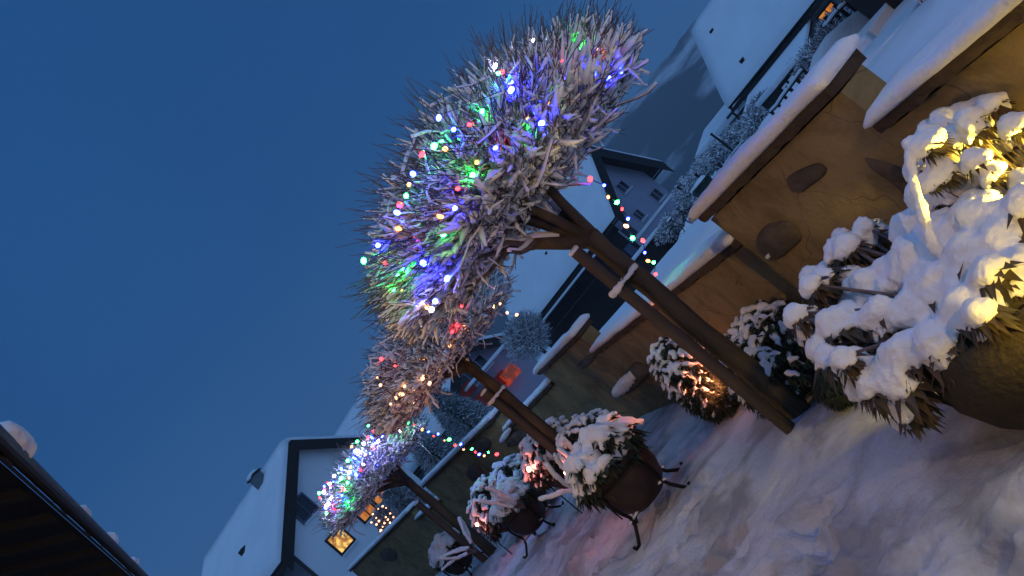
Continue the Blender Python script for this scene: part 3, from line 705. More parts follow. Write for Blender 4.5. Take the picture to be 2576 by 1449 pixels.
# ------------------------------------------------------------------ snow-laden shrubs
def leaf(mb, p, d, ln, w, droop, mi=0):
    d = d.normalized(); s = d.cross(Vector((0, 0, 1)));
    if s.length < 1e-3: s = Vector((1, 0, 0))
    s.normalize(); up = s.cross(d)
    a = p; b = p + d * ln * .5 + Vector((0, 0, -droop * ln * .18)); c = p + d * ln + Vector((0, 0, -droop * ln * .6))
    mb.add([a, b + s * w, c, b - s * w, b + Vector((0, 0, -.25 * w))], [(0, 1, 4), (1, 2, 4), (2, 3, 4), (3, 0, 4)], mi)
def rosette_shrub(name, label, rosettes, m_leaf, voxel, stem_base, seed=0, nleaf=8, extra=None, cat='shrub', group=None, snow=True, under=1.0, tuft=False, kf=1.7, stem=1.0):
    """rosettes: list of (centre, size, outward vector, snow amount)"""
    rd = random.Random(seed)
    t = empty(name, stem_base, label, cat, group); lv = MB(); st = MB(); sp = []
    sb = Vector(stem_base)
    for c, s, outv, sn in rosettes:
        c = Vector(c); outv = Vector(outv)
        mid = sb.lerp(c, .5) + Vector((rd.uniform(-.05, .05), rd.uniform(-.05, .05), -.03))
        st.tube([sb + Vector((0, 0, .02)), mid, c], [.016 * stem, .011 * stem, .006 * stem], 5, cap=False)
        a0 = rd.uniform(0, 6.28)
        for k in range(nleaf):
            an = a0 + 2 * math.pi * k / nleaf + rd.uniform(-.2, .2)
            d = Vector((math.cos(an), math.sin(an), rd.uniform(-.5, .15))) + outv * .8
            ln = s * rd.uniform(.8, 1.15); leaf(lv, c + d.normalized() * s * .08, d, ln, s * .17, rd.uniform(.5, 1.1))
            if rd.random() < under: leaf(lv, c - Vector((0, 0, s * .18)), d + Vector((0, 0, -.7)), ln * .9, s * .15, 1)
            if sn > 0 and snow and not tuft:
                dn = d.normalized(); nk = 6; reach = rd.uniform(.45, .85) * min(1.1, .6 + sn * .5)
                for q in range(nk):
                    f = q / (nk - 1) * reach; r_ = s * ((.165 if kf > 1.5 else .14) * (1 - f * .62)) * sn * rd.uniform(.85, 1.15)
                    r_ = max(r_, voxel * 1.3)
                    p = c + dn * ln * f + Vector((0, 0, -.6 * ln * f * f * .8 + r_ * .55)); sp.append((p, r_))
        if tuft and sn > .2:
            dn = (Vector((math.cos(a0), math.sin(a0), -.2)) + outv * 1.2).normalized()
            for q in range(4): sp.append((c + dn * s * .28 * q + Vector((0, 0, s * (.16 - .07 * q))), s * .26 * sn * (1.1 - .16 * q)))
        if sn > 0 and snow and not tuft:
            sp.append((c + Vector((0, 0, s * .14)), s * (.30 if kf > 1.5 else .22) * sn)); sp.append((c + outv * s * .2 + Vector((0, 0, s * .2)), s * .22 * sn))
    for e in (extra or []): sp.append(e)
    part(lv, 'foliage', m_leaf, t); part(st, 'stems', M_TWIG, t)
    if sp: fuse(sp, voxel, 'snow_cover', M_SNOW, t, seed=seed, kf=kf, rough=.16 if kf < 1.5 else .15)
    return t
def ellipsoid_rosettes(c, r3, n, size, sn, seed, zmin=-.25, jit=.2):
    rd = random.Random(seed); res = []; c = Vector(c)
    for k in range(n):
        z = 1 - (1 - zmin) * (k + .5) / n; an = k * 2.39996 + rd.uniform(-.3, .3); rr = math.sqrt(max(0, 1 - z * z))
        v = Vector((math.cos(an) * rr, math.sin(an) * rr, z)); s = size * rd.uniform(.75, 1.25)
        p = c + Vector((v.x * r3[0], v.y * r3[1], v.z * r3[2])) * (1 - jit * rd.random())
        res.append((p, s, Vector((v.x, v.y, v.z * .1)), sn * rd.uniform(.6, 1.15) * (1 if z > .1 else .55)))
    return res

# big evergreen in the ochre pot, nearest on the right
POT = Vector((1.06, 3.12, 0))
ros = []
def RS(px, py, d, s, sn, n_out=(-.6, -.6, 0)):
    ros.append((at(px, py, d), s, Vector(n_out).normalized(), sn))
BIG = [(2100, 620, 3.9, .12, 1.0), (2180, 600, 3.85, .11, .9), (2065, 700, 3.8, .13, 1.1), (2150, 720, 3.7, .14, 1.1), (2030, 790, 3.75, .12, 1.0), (2110, 800, 3.6, .15, 1.2), (2230, 700, 3.6, .15, 1.1),
          (2220, 800, 3.45, .15, 1.2), (2080, 890, 3.55, .13, 1.0), (2150, 900, 3.45, .14, 1.1), (2240, 890, 3.3, .14, 1.1), (2190, 960, 3.35, .13, .8), (2270, 960, 3.25, .13, .8), (2280, 1020, 3.3, .11, .6),
          (2330, 780, 3.3, .17, 1.3), (2320, 860, 3.2, .15, 1.1), (2370, 700, 3.25, .18, 1.4), (2300, 640, 3.4, .17, 1.4), (2360, 590, 3.35, .17, 1.4), (2440, 640, 3.15, .19, 1.5), (2450, 540, 3.2, .17, 1.5),
          (2420, 760, 3.05, .17, 1.3), (2500, 700, 3.0, .18, 1.3), (2520, 590, 3.05, .18, 1.3), (2560, 520, 3.05, .17, 1.2), (2380, 880, 3.1, .13, .9), (2480, 800, 2.95, .14, 1.0), (2300, 560, 3.6, .13, 1.3), (2590, 650, 2.95, .17, 1.2)]
rd = random.Random(15)
for px, py, d, sz, sn in BIG:
    RS(px, py, d, sz, sn * .88)
    for k in range(3):
        an = rd.uniform(0, 6.28); RS(px + 30 * math.cos(an), py + 30 * math.sin(an), d + rd.uniform(-.10, .18), sz * rd.uniform(.6, .85), sn * rd.uniform(.2, .8))
extra = []
for (a, b, n_, r0, r1) in [((2330, 560, 3.45), (2200, 830, 3.5), 9, .05, .05), ((2480, 510, 3.2), (2300, 800, 3.3), 11, .07, .075), ((2560, 560, 3.1), (2450, 740, 3.08), 8, .085, .08), ((2300, 690, 3.4), (2470, 560, 3.2), 8, .08, .08)]:
    A = at(*a); B = at(*b)
    for k in range(n_): extra.append((A.lerp(B, k / (n_ - 1)) + Vector((0, .05, .02)), r0 + (r1 - r0) * k / (n_ - 1)))
rosette_shrub('evergreen_shrub', 'large evergreen shrub bowed under heavy snow in the ochre pot, at the right edge', ros, M_LEAF, .0125, POT + Vector((0, 0, .42)), seed=5, nleaf=11, kf=1.1, extra=extra)
# the pot
p = empty('plant_pot', POT, 'very large round ochre pot glowing yellow under the big snowy shrub', 'pot')
mb = MB(); mb.lathe([(.20, -.03), (.27, .03), (.345, .13), (.385, .25), (.38, .34), (.34, .42), (.30, .45), (.27, .45), (.26, .40)], 48, POT); part(mb, 'body', M_OCHREPOT, p, smooth=True)
mb = MB(); mb.lathe([(.02, .39), (.25, .395), (.265, .41), (.26, .42), (.02, .43)], 32, POT); part(mb, 'soil', M_COPING, p)

# assumed lamp, unseen in the foliage behind the big shrub (its yellow light shows through the leaves)
LP = Vector((1.72, 2.93, .46))
gl = empty('assumed_garden_lamp', (LP.x, LP.y, 0), 'assumed small garden lamp with a yellow glow hidden among the snowy leaves at the right edge', 'lamp')
mb = MB(); mb.tube([(LP.x, LP.y, 0), (LP.x, LP.y, LP.z - .05)], .014, 8); mb.lathe([(.0, -.07), (.05, -.055), (.055, -.04), (.02, -.04)], 16, LP); part(mb, 'post', M_IRON, gl)
mb = MB(); mb.ico(LP, .04, 2); part(mb, 'globe', mat('lamp_globe', (1, .8, .3), .4, emit=(1, .66, .10), es=60), gl, smooth=True)
ld = bpy.data.lights.new('assumed_garden_lamp_light', 'SPOT'); ld.energy = 170; ld.color = (1, .68, .07); ld.shadow_soft_size = .04; ld.spot_size = R(100); ld.spot_blend = .4
lo = bpy.data.objects.new('assumed_garden_lamp_light', ld); link(lo, gl); lo.location = W(gl).inverted() @ (LP + Vector((-.05, .03, .02)))
lo.rotation_euler = Vector((-.50, .40, .22)).to_track_quat('-Z', 'Y').to_euler()

LP2 = at(2680, 720, 2.55)  # second lamp added out of view to light the pot and shrub
g2 = empty('assumed_garden_lamp', (LP2.x, LP2.y, 0), 'added second small yellow garden lamp just past the right edge, beside the big ochre pot', 'lamp')
mb = MB(); mb.tube([(LP2.x, LP2.y, 0), (LP2.x, LP2.y, LP2.z - .04)], .012, 8); part(mb, 'post', M_IRON, g2)
mb = MB(); mb.ico(LP2, .04, 2); part(mb, 'globe', MATS['lamp_globe'], g2, smooth=True)
l2 = bpy.data.lights.new('assumed_garden_lamp_light', 'POINT'); l2.energy = 3.5; l2.color = (1, .64, .05); l2.shadow_soft_size = .045
lo = bpy.data.objects.new('assumed_garden_lamp_light', l2); link(lo, g2); lo.location = W(g2).inverted() @ (LP2 + Vector((-.06, .0, .02)))
# small-leaved bush above and behind the lamp
rosb = []
rd = random.Random(21)
for k in range(85):
    px = rd.uniform(2310, 2640); py = rd.uniform(250, 500)
    if (px - 2310) < (330 - py) * .7: continue
    rosb.append((at(px, py, rd.uniform(3.15, 3.75)), rd.uniform(.055, .085), Vector((rd.uniform(-1, .3), -.6, 0)).normalized(), rd.uniform(.75, 1.25)))
for px, py in ((2340, 330), (2380, 300), (2440, 230), (2470, 190), (2520, 160), (2545, 150), (2500, 215), (2420, 275), (2560, 190), (2600, 150)):
    for k in range(2): rosb.append((at(px + rd.uniform(-12, 12), py + rd.uniform(-12, 12), 3.5 + rd.uniform(-.1, .1)), rd.uniform(.06, .085), Vector((-.5, -.5, 0)), 1.3))
for px, py in ((2300, 420), (2305, 480), (2320, 520), (2350, 480), (2340, 430), (2400, 420), (2390, 500), (2310, 540)):
    rosb.append((at(px, py, 3.5), .07, Vector((-.7, -.5, 0)), .9))
mb = MB()
br = [at(2286, 350, 3.25), at(2290, 400, 3.24), at(2300, 470, 3.22), at(2320, 540, 3.2), at(2345, 610, 3.2), at(2380, 660, 3.2)]
ex = []
for a, b in zip(br, br[1:]):
    for k in range(6): ex.append((a.lerp(b, k / 6) + Vector((rd.gauss(0, .003), 0, rd.gauss(0, .003))), .014 + .006 * rd.random()))
rosette_shrub('small_leaved_bush', 'small leaved bush with yellow lit leaves and one bare snow covered branch', rosb, M_LEAF, .011, Vector((1.55, 3.45, .05)), seed=9, nleaf=10, stem=.4, extra=ex)

# dark green ball leaning in the snow beside the big shrub
gb = at(2095, 975, 4.85)
b = empty('topiary_ball', (gb.x, gb.y, 0.02), 'small dark green ball shaped plant under the overhanging snowy leaves', 'plant')
mb = MB(); rd = random.Random(3)
for k in range(900):
    v = Vector((rd.gauss(0, 1), rd.gauss(0, 1), rd.gauss(0, 1))).normalized(); rr = .115 * rd.uniform(.8, 1)
    leaf(mb, gb + v * rr, v + Vector((0, 0, -.9)), .03, .006, .5)
mb.ico(gb, .105, 2, jit=.1)
part(mb, 'foliage', M_DLEAF, b); mb = MB(); mb.tube([(gb.x, gb.y, -.02), gb], .012, 6); part(mb, 'stem', M_TWIG, b)

# low clipped shrubs along the foot of the wall
def low_shrub(label, c, r3, n, size, sn, seed, voxel=.014, m=M_DLEAF, nleaf=7, zmin=-.2):
    rs = ellipsoid_rosettes(c, r3, n, size, sn, seed, zmin)
    return rosette_shrub('low_shrub', label, rs, m, voxel, Vector((c[0], c[1], .03)), seed=seed, nleaf=nleaf, tuft=True, group='snowy shrubs at the foot of the garden wall')
low_shrub('low dark shrub with small tufts of snow, right of the nearest trunk', (.80, 5.75, .26), (.42, .62, .42), 420, .062, 1.0, 31)
low_shrub('rounded snowy shrub lit red from inside, at the wall just left of the nearest trunk', (.40, 7.2, .40), (.25, .36, .46), 420, .062, .95, 32, zmin=-.7)
low_shrub('dark shrub with red lit leaves behind the nearer iron stand pot', (-.75, 8.6, .45), (.40, .45, .45), 190, .085, 1, 33, .018)
low_shrub('grey snowy shrub at the wall between the middle trunk and the second pot', (-1.25, 10.4, .60), (.45, .5, .45), 230, .09, 1.1, 34, .02)
low_shrub('dark snowy shrub with a red glow beside the farthest trunk', (-2.75, 13.2, .45), (.5, .6, .60), 200, .11, 1.1, 35, .024)
low_shrub('snowy shrub at the wall behind the second pot', (-2.2, 12.6, .5), (.4, .5, .5), 140, .11, 1.1, 36, .024)

# red garden spots inside the shrubs
def red_spot(px, py, d, e, label, col=(1, .16, .10), aim=None):
    q = at(px, py, d)
    o = empty('spot_light', (q.x, q.y, 0.0), label, 'garden light', 'small red garden lights in the shrubs')
    mb = MB(); mb.tube([(q.x, q.y, -.02), (q.x, q.y, q.z - .03)], .008, 6); part(mb, 'spike', M_IRON, o)
    mb = MB(); mb.ico(q, .022, 2, sc=(1, 1, 1.3)); part(mb, 'lens', mat('red_lens', (1, .3, .2), .4, emit=(1, .30, .16), es=55), o, smooth=True)
    l = bpy.data.lights.new('spot_light_glow', 'SPOT' if aim else 'POINT'); l.energy = e; l.color = col; l.shadow_soft_size = .022
    lo = bpy.data.objects.new('spot_light_glow', l); link(lo, o); lo.location = W(o).inverted() @ (q + Vector((-.02, -.045, .0)))
    if aim: l.spot_size = R(115); l.spot_blend = .5; lo.rotation_euler = (Vector(aim) - q).to_track_quat('-Z', 'Y').to_euler()
red_spot(1818, 948, 6.72, 34, 'small bright red garden light at the foot of the rounded shrub, behind the stake', (1, .24, .10), (.32, 7.2, .55))
red_spot(1425, 1190, 8.0, 3, 'small red garden light in the dark shrub behind the nearer iron stand pot', (1, .12, .09))
red_spot(1200, 1320, 12.6, 3, 'small red garden light low beside the farthest trunk', (1, .10, .10))
red_spot(1330, 1180, 10.0, 3, 'small pink garden light at the left of the second pot shrub', (1, .16, .16))

# ------------------------------------------------------------------ bowls in iron stands
def bowl_stand(cx, cy, s, label, plabel, seed, n, rz=0):
    o = empty('pot_on_stand', (cx, cy, 0), label, 'pot', 'round pots on curved iron stands')
    C = Vector((cx, cy, 0)); mb = MB()
    mb.lathe([(.05 * s, .10 * s), (.16 * s, .12 * s), (.25 * s, .20 * s), (.305 * s, .32 * s), (.32 * s, .44 * s), (.31 * s, .52 * s), (.335 * s, .53 * s), (.335 * s, .56 * s), (.29 * s, .56 * s), (.27 * s, .48 * s)], 40, C); part(mb, 'bowl', M_TERRA, o, smooth=True)
    mb = MB(); mb.lathe([(.01, .49 * s), (.27 * s, .49 * s), (.28 * s, .52 * s), (.01, .54 * s)], 24, C); part(mb, 'soil', M_COPING, o)
    for k in range(4):
        a = rz + k * math.pi / 2; d = Vector((math.cos(a), math.sin(a), 0)); mb = MB()
        prof = [(.335, .50), (.345, .38), (.325, .27), (.30, .19), (.33, .12), (.40, .055), (.455, .01), (.50, .015), (.505, .045)]
        P = [C + d * (r_ * s) + Vector((0, 0, z * s)) for r_, z in prof]
        mb.tube(P, .017 * s, 7); part(mb, 'leg', M_IRON, o, smooth=True)
    mb = MB(); P = [C + Vector((math.cos(t) * .345 * s, math.sin(t) * .345 * s, .50 * s)) for t in [2 * math.pi * k / 32 for k in range(33)]]; mb.tube(P, .009 * s, 6)
    for k in range(2):
        a = rz + k * math.pi / 2; d = Vector((math.cos(a), math.sin(a), 0)); mb.tube([C + d * .31 * s + Vector((0, 0, .15 * s)), C - d * .31 * s + Vector((0, 0, (.15 + .02 * k) * s))], .008 * s, 6)
    hoop = part(mb, 'hoop', M_IRON, o, smooth=True)
    sp = []
    for k in range(2):
        a = rz + k * math.pi / 2; d = Vector((math.cos(a), math.sin(a), 0))
        for q in range(-14, 15): sp.append((C + d * (.34 * s * q / 14) + Vector((0, 0, (.165 + .02 * k) * s)), .014 * s))
    fuse(sp, .008, 'hoop_snow', M_SNOW, hoop)
    rs = ellipsoid_rosettes((cx, cy, .66 * s), (  .35 * s, .35 * s, .27 * s), n + 8, .165 * s, .85, seed, -.35, .42)
    ex = [((cx + random.Random(seed + k).uniform(-.2, .2) * s, cy + random.Random(seed + k + 50).uniform(-.2, .2) * s, .76 * s), .10 * s) for k in range(6)]
    rosette_shrub('potted_shrub', plabel, rs, M_DLEAF, .013 * s + .004 * (cy / 10), Vector((cx, cy, .55 * s)), seed=seed, nleaf=9, extra=ex, group='drooping snowy shrubs in the bowls on iron stands')
    return o
bowl_stand(-.62, 7.0, .94, 'reddish brown round bowl on a curved iron stand, nearest of the three', 'drooping evergreen loaded with snow in the nearer iron stand bowl', 41, 26, R(40))
bowl_stand(-2.25, 11.35, .92, 'dark bowl on a curved iron stand, in front of the farthest trunk', 'snow topped evergreen with pink lit leaves in the second iron stand bowl', 42, 24, R(28))
bowl_stand(-4.45, 15.3, .95, 'dark round bowl at the far left end of the path, mostly hidden under its shrub', 'snowy drooping evergreen in the last bowl, left of the farthest trunk', 43, 22, R(10))
# bare snow-laden branches sticking up between the pots
def bare_bush(c, n, ln, seed, label):
    o = empty('bare_bush', c, label, 'shrub', 'bare snowy bushes between the pots'); rd = random.Random(seed); tw = MB(); sp = []
    C = Vector(c)
    for k in range(n):
        d = Vector((rd.gauss(0, .55), rd.gauss(0, .4), 1)).normalized(); P = [C]
        for s in range(4): d = (d + Vector((rd.gauss(0, .25), rd.gauss(0, .2), rd.uniform(-.25, .1)))).normalized(); P.append(P[-1] + d * ln / 4)
        tw.tube(P, [.014, .011, .009, .007, .005], 5)
        for a, b in zip(P[1:], P[2:]):
            for q in range(5): sp.append((a.lerp(b, q / 5) + Vector((0, 0, .014)), .020 + .008 * rd.random()))
    part(tw, 'branches', M_TWIG, o); fuse(sp, .012, 'snow_cover', M_SNOW, o, seed=seed)
bare_bush((-.95, 7.75, .35), 9, .62, 51, 'bare branches thick with snow between the middle trunk and the nearer bowl')
bare_bush((-2.1, 10.9, .45), 8, .60, 52, 'bare upright branches with snow just behind the second bowl')
bare_bush((-3.75, 13.9, .3), 8, .65, 53, 'bare snowy branches to the left of the farthest trunk')

# ------------------------------------------------------------------ houses
def slab(mb, quad, th, mi=0):
    """quad of points in order, extruded along its normal by th"""
    q = [Vector(p) for p in quad]; n = (q[1] - q[0]).cross(q[3] - q[0]).normalized()
    if n.z < 0: n = -n
    mb.prism(q, n * th, mi)
class House:
    """gabled house; corner C is the one nearest the camera, gable wall runs along 'a' for Wd metres, long wall along 'b' for L metres"""
    def __init__(s, name, label, C, ang, Wd, L, z_eave, z_ridge, z_base, m_gable, m_long, over=.8, rake=.9, snow=.32, group=None, fascia=.35, m_fascia=M_DARKWOOD):
        s.C = Vector((C[0], C[1], 0)); s.a = Vector((math.cos(ang), math.sin(ang), 0)); s.b = Vector((-math.sin(ang), math.cos(ang), 0)); s.W = Wd; s.L = L; s.ze = z_eave; s.zr = z_ridge
        s.o = empty(name, (C[0], C[1], z_base), label, 'house', group); a, b, c = s.a, s.b, s.C; Z = lambda z: Vector((0, 0, z))
        mb = MB(); mb.prism([c + Z(z_base), c + a * Wd + Z(z_base), c + a * Wd + Z(z_eave), c + a * Wd / 2 + Z(z_ridge), c + Z(z_eave)], b * L); 
        me = part(mb, 'walls', [m_gable, m_long], s.o)
        inv3 = W(s.o).inverted().to_3x3()
        for pl in me.data.polygons:
            pl.material_index = 0 if abs(pl.normal.dot(inv3 @ b)) > .5 else 1
        slope = (z_ridge - z_eave) / (Wd / 2); dz = over * slope
        t_ = .16
        rf = MB(); f = MB(); sn = MB()
        for side in (0, 1):
            e = c + (a * -over if side == 0 else a * (Wd + over)) + Z(z_eave - dz + .02); rdg = c + a * Wd / 2 + Z(z_ridge + .02)
            e0, r0 = e - b * rake, rdg - b * rake; e1, r1 = e + b * (L + rake), rdg + b * (L + rake)
            slab(rf, [e0, r0, r1, e1], t_)
            n = (r0 - e0).cross(e1 - e0).normalized(); n = n if n.z > 0 else -n
            # snow sheet: a gridded slab that bulges
            nu, nv = 10, 26; vs = []
            for i in range(nu + 1):
                for j in range(nv + 1):
                    u, v = i / nu, j / nv; p = (e0 + n * (t_ + .003)).lerp(r0 + n * (t_ + .003), u).lerp((e1 + n * (t_ + .003)).lerp(r1 + n * (t_ + .003), u), v)
                    h = snow * (min(1, (u * 9 + .35)) ** .5) * (min(1, min(v, 1 - v) * 24 + .3) ** .5) + .04 * noise.noise(p * .9)
                    vs.append(p + Z(1) * h * 1.0)
            for i in range(nu + 1):
                for j in range(nv + 1):
                    u, v = i / nu, j / nv; vs.append((e0 + n * (t_ + .003)).lerp(r0 + n * (t_ + .003), u).lerp((e1 + n * (t_ + .003)).lerp(r1 + n * (t_ + .003), u), v))
            K = nv + 1; off = (nu + 1) * K
            fs = [(i * K + j, (i + 1) * K + j, (i + 1) * K + j + 1, i * K + j + 1) for i in range(nu) for j in range(nv)]
            rim = [(0, j) for j in range(nv)] + [(i, nv) for i in range(nu)] + [(nu, j) for j in range(nv, 0, -1)] + [(i, 0) for i in range(nu, 0, -1)]
            for k in range(len(rim)):
                i0, j0 = rim[k]; i1, j1 = rim[(k + 1) % len(rim)]; q0, q1 = i0 * K + j0, i1 * K + j1; fs.append((q0, q1, q1 + off, q0 + off))
            sn.add(vs, fs)
            # bargeboards hanging from the rake, front and back, and the eave board
            for q0, q1, d_ in ((e0, r0, b * .06), (e1, r1, b * -.06)):
                f.prism([q0 + d_ * .05, q1 + d_ * .05, q1 - Z(fascia) + d_ * .05, q0 - Z(fascia) + d_ * .05], d_)
            g0 = e0 - Z(.05); f.prism([g0 - Z(.17), g0, e1 - Z(.05), e1 - Z(.22)], (a * -.10 if side == 0 else a * .10))
        s.roof = part(rf, 'roof', M_DARKWOOD, s.o); part(sn, 'roof_snow', M_ROOFSNOW, s.roof, smooth=True); part(f, 'eave_boards', m_fascia, s.o)
        s.slope = slope; s.over = over; s.snow = snow
    def gable_window(s, u, z, w, h, m=M_GLASS, frame=M_FRAME, shutters=False, mull=True):
        p = s.C + s.a * u + Vector((0, 0, z)) - s.b * .03
        return s._win(p, s.a, -s.b, w, h, m, frame, mull)
    def side_window(s, u, z, w, h, m=M_GLASS, frame=M_FRAME, mull=True):
        p = s.C + s.b * u + Vector((0, 0, z)) - s.a * .03
        return s._win(p, s.b, -s.a, w, h, m, frame, mull)
    def _win(s, p, t, n, w, h, m, frame, mull):
        fr = MB(); fw = .09; Z = Vector((0, 0, 1)); rot = Matrix((t, n, Z)).transposed()
        for dx, dz, sx, sz in ((-w / 2, 0, fw, h + fw), (w / 2, 0, fw, h + fw), (0, h / 2, w - fw, fw), (0, -h / 2, w - fw, fw)): fr.box(p + t * dx + Z * dz, (sx, .10, sz), rot=rot)
        if mull: fr.box(p + n * .01, (.05, .06, h - fw), rot=rot)
        f = part(fr, 'window', frame, s.o); g = MB(); g.box(p - n * .015, (w - .03, .03, h - .03), rot=rot); part(g, 'pane', m, f)
        q = MB(); q.box(p - Z * (h / 2 + .10) + n * .08, (w + .2, .16, .07), rot=rot); part(q, 'sill_snow', M_ROOFSNOW, f)
        return f
    def on_roof(s, u, v, side=0):
        """u up the slope from eave, v along the long side"""
        e = s.C + (s.a * -s.over if side == 0 else s.a * (s.W + s.over)) + Vector((0, 0, s.ze - s.over * s.slope)); r = s.C + s.a * s.W / 2 + Vector((0, 0, s.zr))
        return e.lerp(r, u) + s.b * v + Vector((0, 0, s.snow + .1))

# house 3: the near big gable at the lower left of the photograph
def X3(X, d): return X * d / FPX
h3 = House('house', 'large pale house with dark eaves, snowy roof and lit windows behind the farthest tree', (X3(-347, 36), 36), R(63), 9.0, 9.6, 4.9, 7.95, -.4, M_PALE, M_GREYR, over=1.0, rake=.55, snow=.35, fascia=.5)
# lit windows of the gable, placed on its wall
def on_plane(px, py, P0, nrm):
    v = ray(px, py); c = Vector((0, 0, CAM_H)); t = (P0 - c).dot(nrm) / v.dot(nrm); return c + v * t
def gable_uv(h, px, py):
    p = on_plane(px, py, h.C, h.b); return (p - h.C).dot(h.a), p.z
def side_uv(h, px, py):
    p = on_plane(px, py, h.C, h.a); return (p - h.C).dot(h.b), p.z
for (x, y, w, h_, m, fr) in ((1103, 1193, 1.15, .95, M_WINY, M_DARKWOOD), (1265, 965, 1.2, 1.05, M_WINO, M_DARKWOOD), (1365, 850, 1.2, 1.05, M_WINO, M_DARKWOOD), (1440, 740, 1.4, 1.0, M_WINO, M_DARKWOOD), (828, 958, 1.25, 1.05, M_GLASS, M_BLUED)):
    u, z = gable_uv(h3, *z7(x, y)); h3.gable_window(u, z, w, h_, m, fr, mull=m is not M_WINY)
# star lamp in the orange window
u, z = gable_uv(h3, *z7(1277, 915)); q = h3.C + h3.a * u + Vector((0, 0, z)) - h3.b * .25
mb = MB()
mb.ico(q, .13, 1, sc=(1.5, .5, 1), jit=.3); st = part(mb, 'window_lamp', mat('candle_glow', (1, .8, .4), .4, emit=(1, .72, .30), es=9), h3.o)
# corner drainpipe, chimney, roof vents and snow guards
mb = MB(); c3 = h3.C - h3.a * .15 - h3.b * .15; mb.tube([c3 + Vector((0, 0, -.4)), c3 + Vector((0, 0, 4.6))], .09, 8); part(mb, 'drainpipe', M_ZINC, h3.o)
mb = MB(); q = h3.C + h3.a * (h3.W / 2 - .8) + h3.b * 1.9; mb.box(q + Vector((0, 0, 7.65)), (.45, .6, 1.5), R(63)); ch = part(mb, 'chimney', M_GREYR, h3.o)
mb = MB(); mb.box(q + Vector((0, 0, 8.45)), (.58, .75, .08), R(63)); part(mb, 'chimney_cap', M_DARKWOOD, ch)
mb = MB(); mb.ico(q + Vector((0, 0, 8.53)), .35, 2, sc=(1, 1.1, .4), jit=.2); part(mb, 'chimney_snow', M_SNOW, ch, smooth=True)
for u, v in ((.42, 3.4),):
    mb = MB(); q = h3.on_roof(u, v); mb.box(q, (.35, .35, .5), R(63)); part(mb, 'roof_vent', M_DARKWOOD, h3.o)
for k in range(5):
    mb = MB(); q = h3.on_roof(.86 - .07 * (k % 2), 1.5 + 1.8 * k) - Vector((0, 0, .08)); mb.box(q, (.22, .10, .14), R(63)); part(mb, 'snow_guard', M_DARKWOOD, h3.o)
for k in range(3):
    mb = MB(); q = h3.C + h3.a * (-.8) + h3.b * (1 + 3 * k) + Vector((0, 0, 4.1)); mb.box(q, (1.2, .12, .12), R(63)); part(mb, 'rafter', M_STAKE, h3.o)
# cross wing at its far end
hx = MB()

# house behind house 3
hA = House('house', 'snowy roofed house end just visible behind the big pale house, right of its ridge', (X3(-222, 62), 62), R(52), 9, 12, 6.0, 9.8, -.6, M_GREYR, M_GREYR, over=.7, rake=.8, snow=.4)

# house 1: lavender gable behind the nearest tree
h1 = House('house', 'lavender house with steep snowy roof, dark eaves and shuttered long side, behind the nearest trunk', (X3(113, 58), 58), R(50), 8.6, 12.5, 3.9, 7.9, -3.4, M_LAV, M_DARKWOOD, over=.9, rake=1.2, snow=.35, fascia=1.0)
for (x, y, w, h_) in ((532, 425, 1.35, .85), (845, 500, 1.5, .9), (680, 685, 1.1, .8), (430, 590, 1.2, .9), (590, 840, 1.5, 1.1)):
    u, z = gable_uv(h1, *z8(x, y)); h1.gable_window(u, z, w, h_, M_GLASS, M_LAV)
mb = MB(); mb.box(h1.C + h1.a * 4.3 - h1.b * .06 + Vector((0, 0, 1.15)), (8.4, .10, .22), R(50)); part(mb, 'string_course', M_PALE, h1.o)
# balcony with snow and slatted shutters on the long side
for (u0, u1, z) in ((2.0, 11.0, 1.6),):
    mb = MB(); mb.box(h1.C + h1.b * (u0 + u1) / 2 - h1.a * .7 + Vector((0, 0, z)), (1.3, u1 - u0, .14), R(50)); bc = part(mb, 'balcony', M_DARKWOOD, h1.o)
    mb = MB(); mb.box(h1.C + h1.b * (u0 + u1) / 2 - h1.a * 1.32 + Vector((0, 0, z + .95)), (.14, u1 - u0, .12), R(50)); 
    for k in range(30): mb.box(h1.C + h1.b * (u0 + (u1 - u0) * k / 29) - h1.a * 1.32 + Vector((0, 0, z + .5)), (.05, .05, .86), R(50))
    part(mb, 'railing', M_DARKWOOD, bc); mb = MB(); mb.box(h1.C + h1.b * (u0 + u1) / 2 - h1.a * 1.32 + Vector((0, 0, z + 1.09)), (.26, u1 - u0 + .1, .16), R(50)); part(mb, 'railing_snow', M_ROOFSNOW, bc, bevel=.04)
for u in (.7, 1.6):
    mb = MB(); c = h1.C + h1.b * u - h1.a * .06
    for z in [k * .16 for k in range(12)]: mb.box(c + Vector((0, 0, -.6 + z)), (.08, .62, .09), R(50))
    mb.box(c + h1.a * .03 + Vector((0, 0, .3)), (.03, .70, 2.1), R(50)); part(mb, 'shutter', M_BLUED, h1.o)
for u, v in ((.45, 6.5), (.6, 2.5)):
    mb = MB(); mb.box(h1.on_roof(u, v) - Vector((0, 0, .05)), (.45, .22, .3), R(50)); part(mb, 'roof_vent', M_DARKWOOD, h1.o)

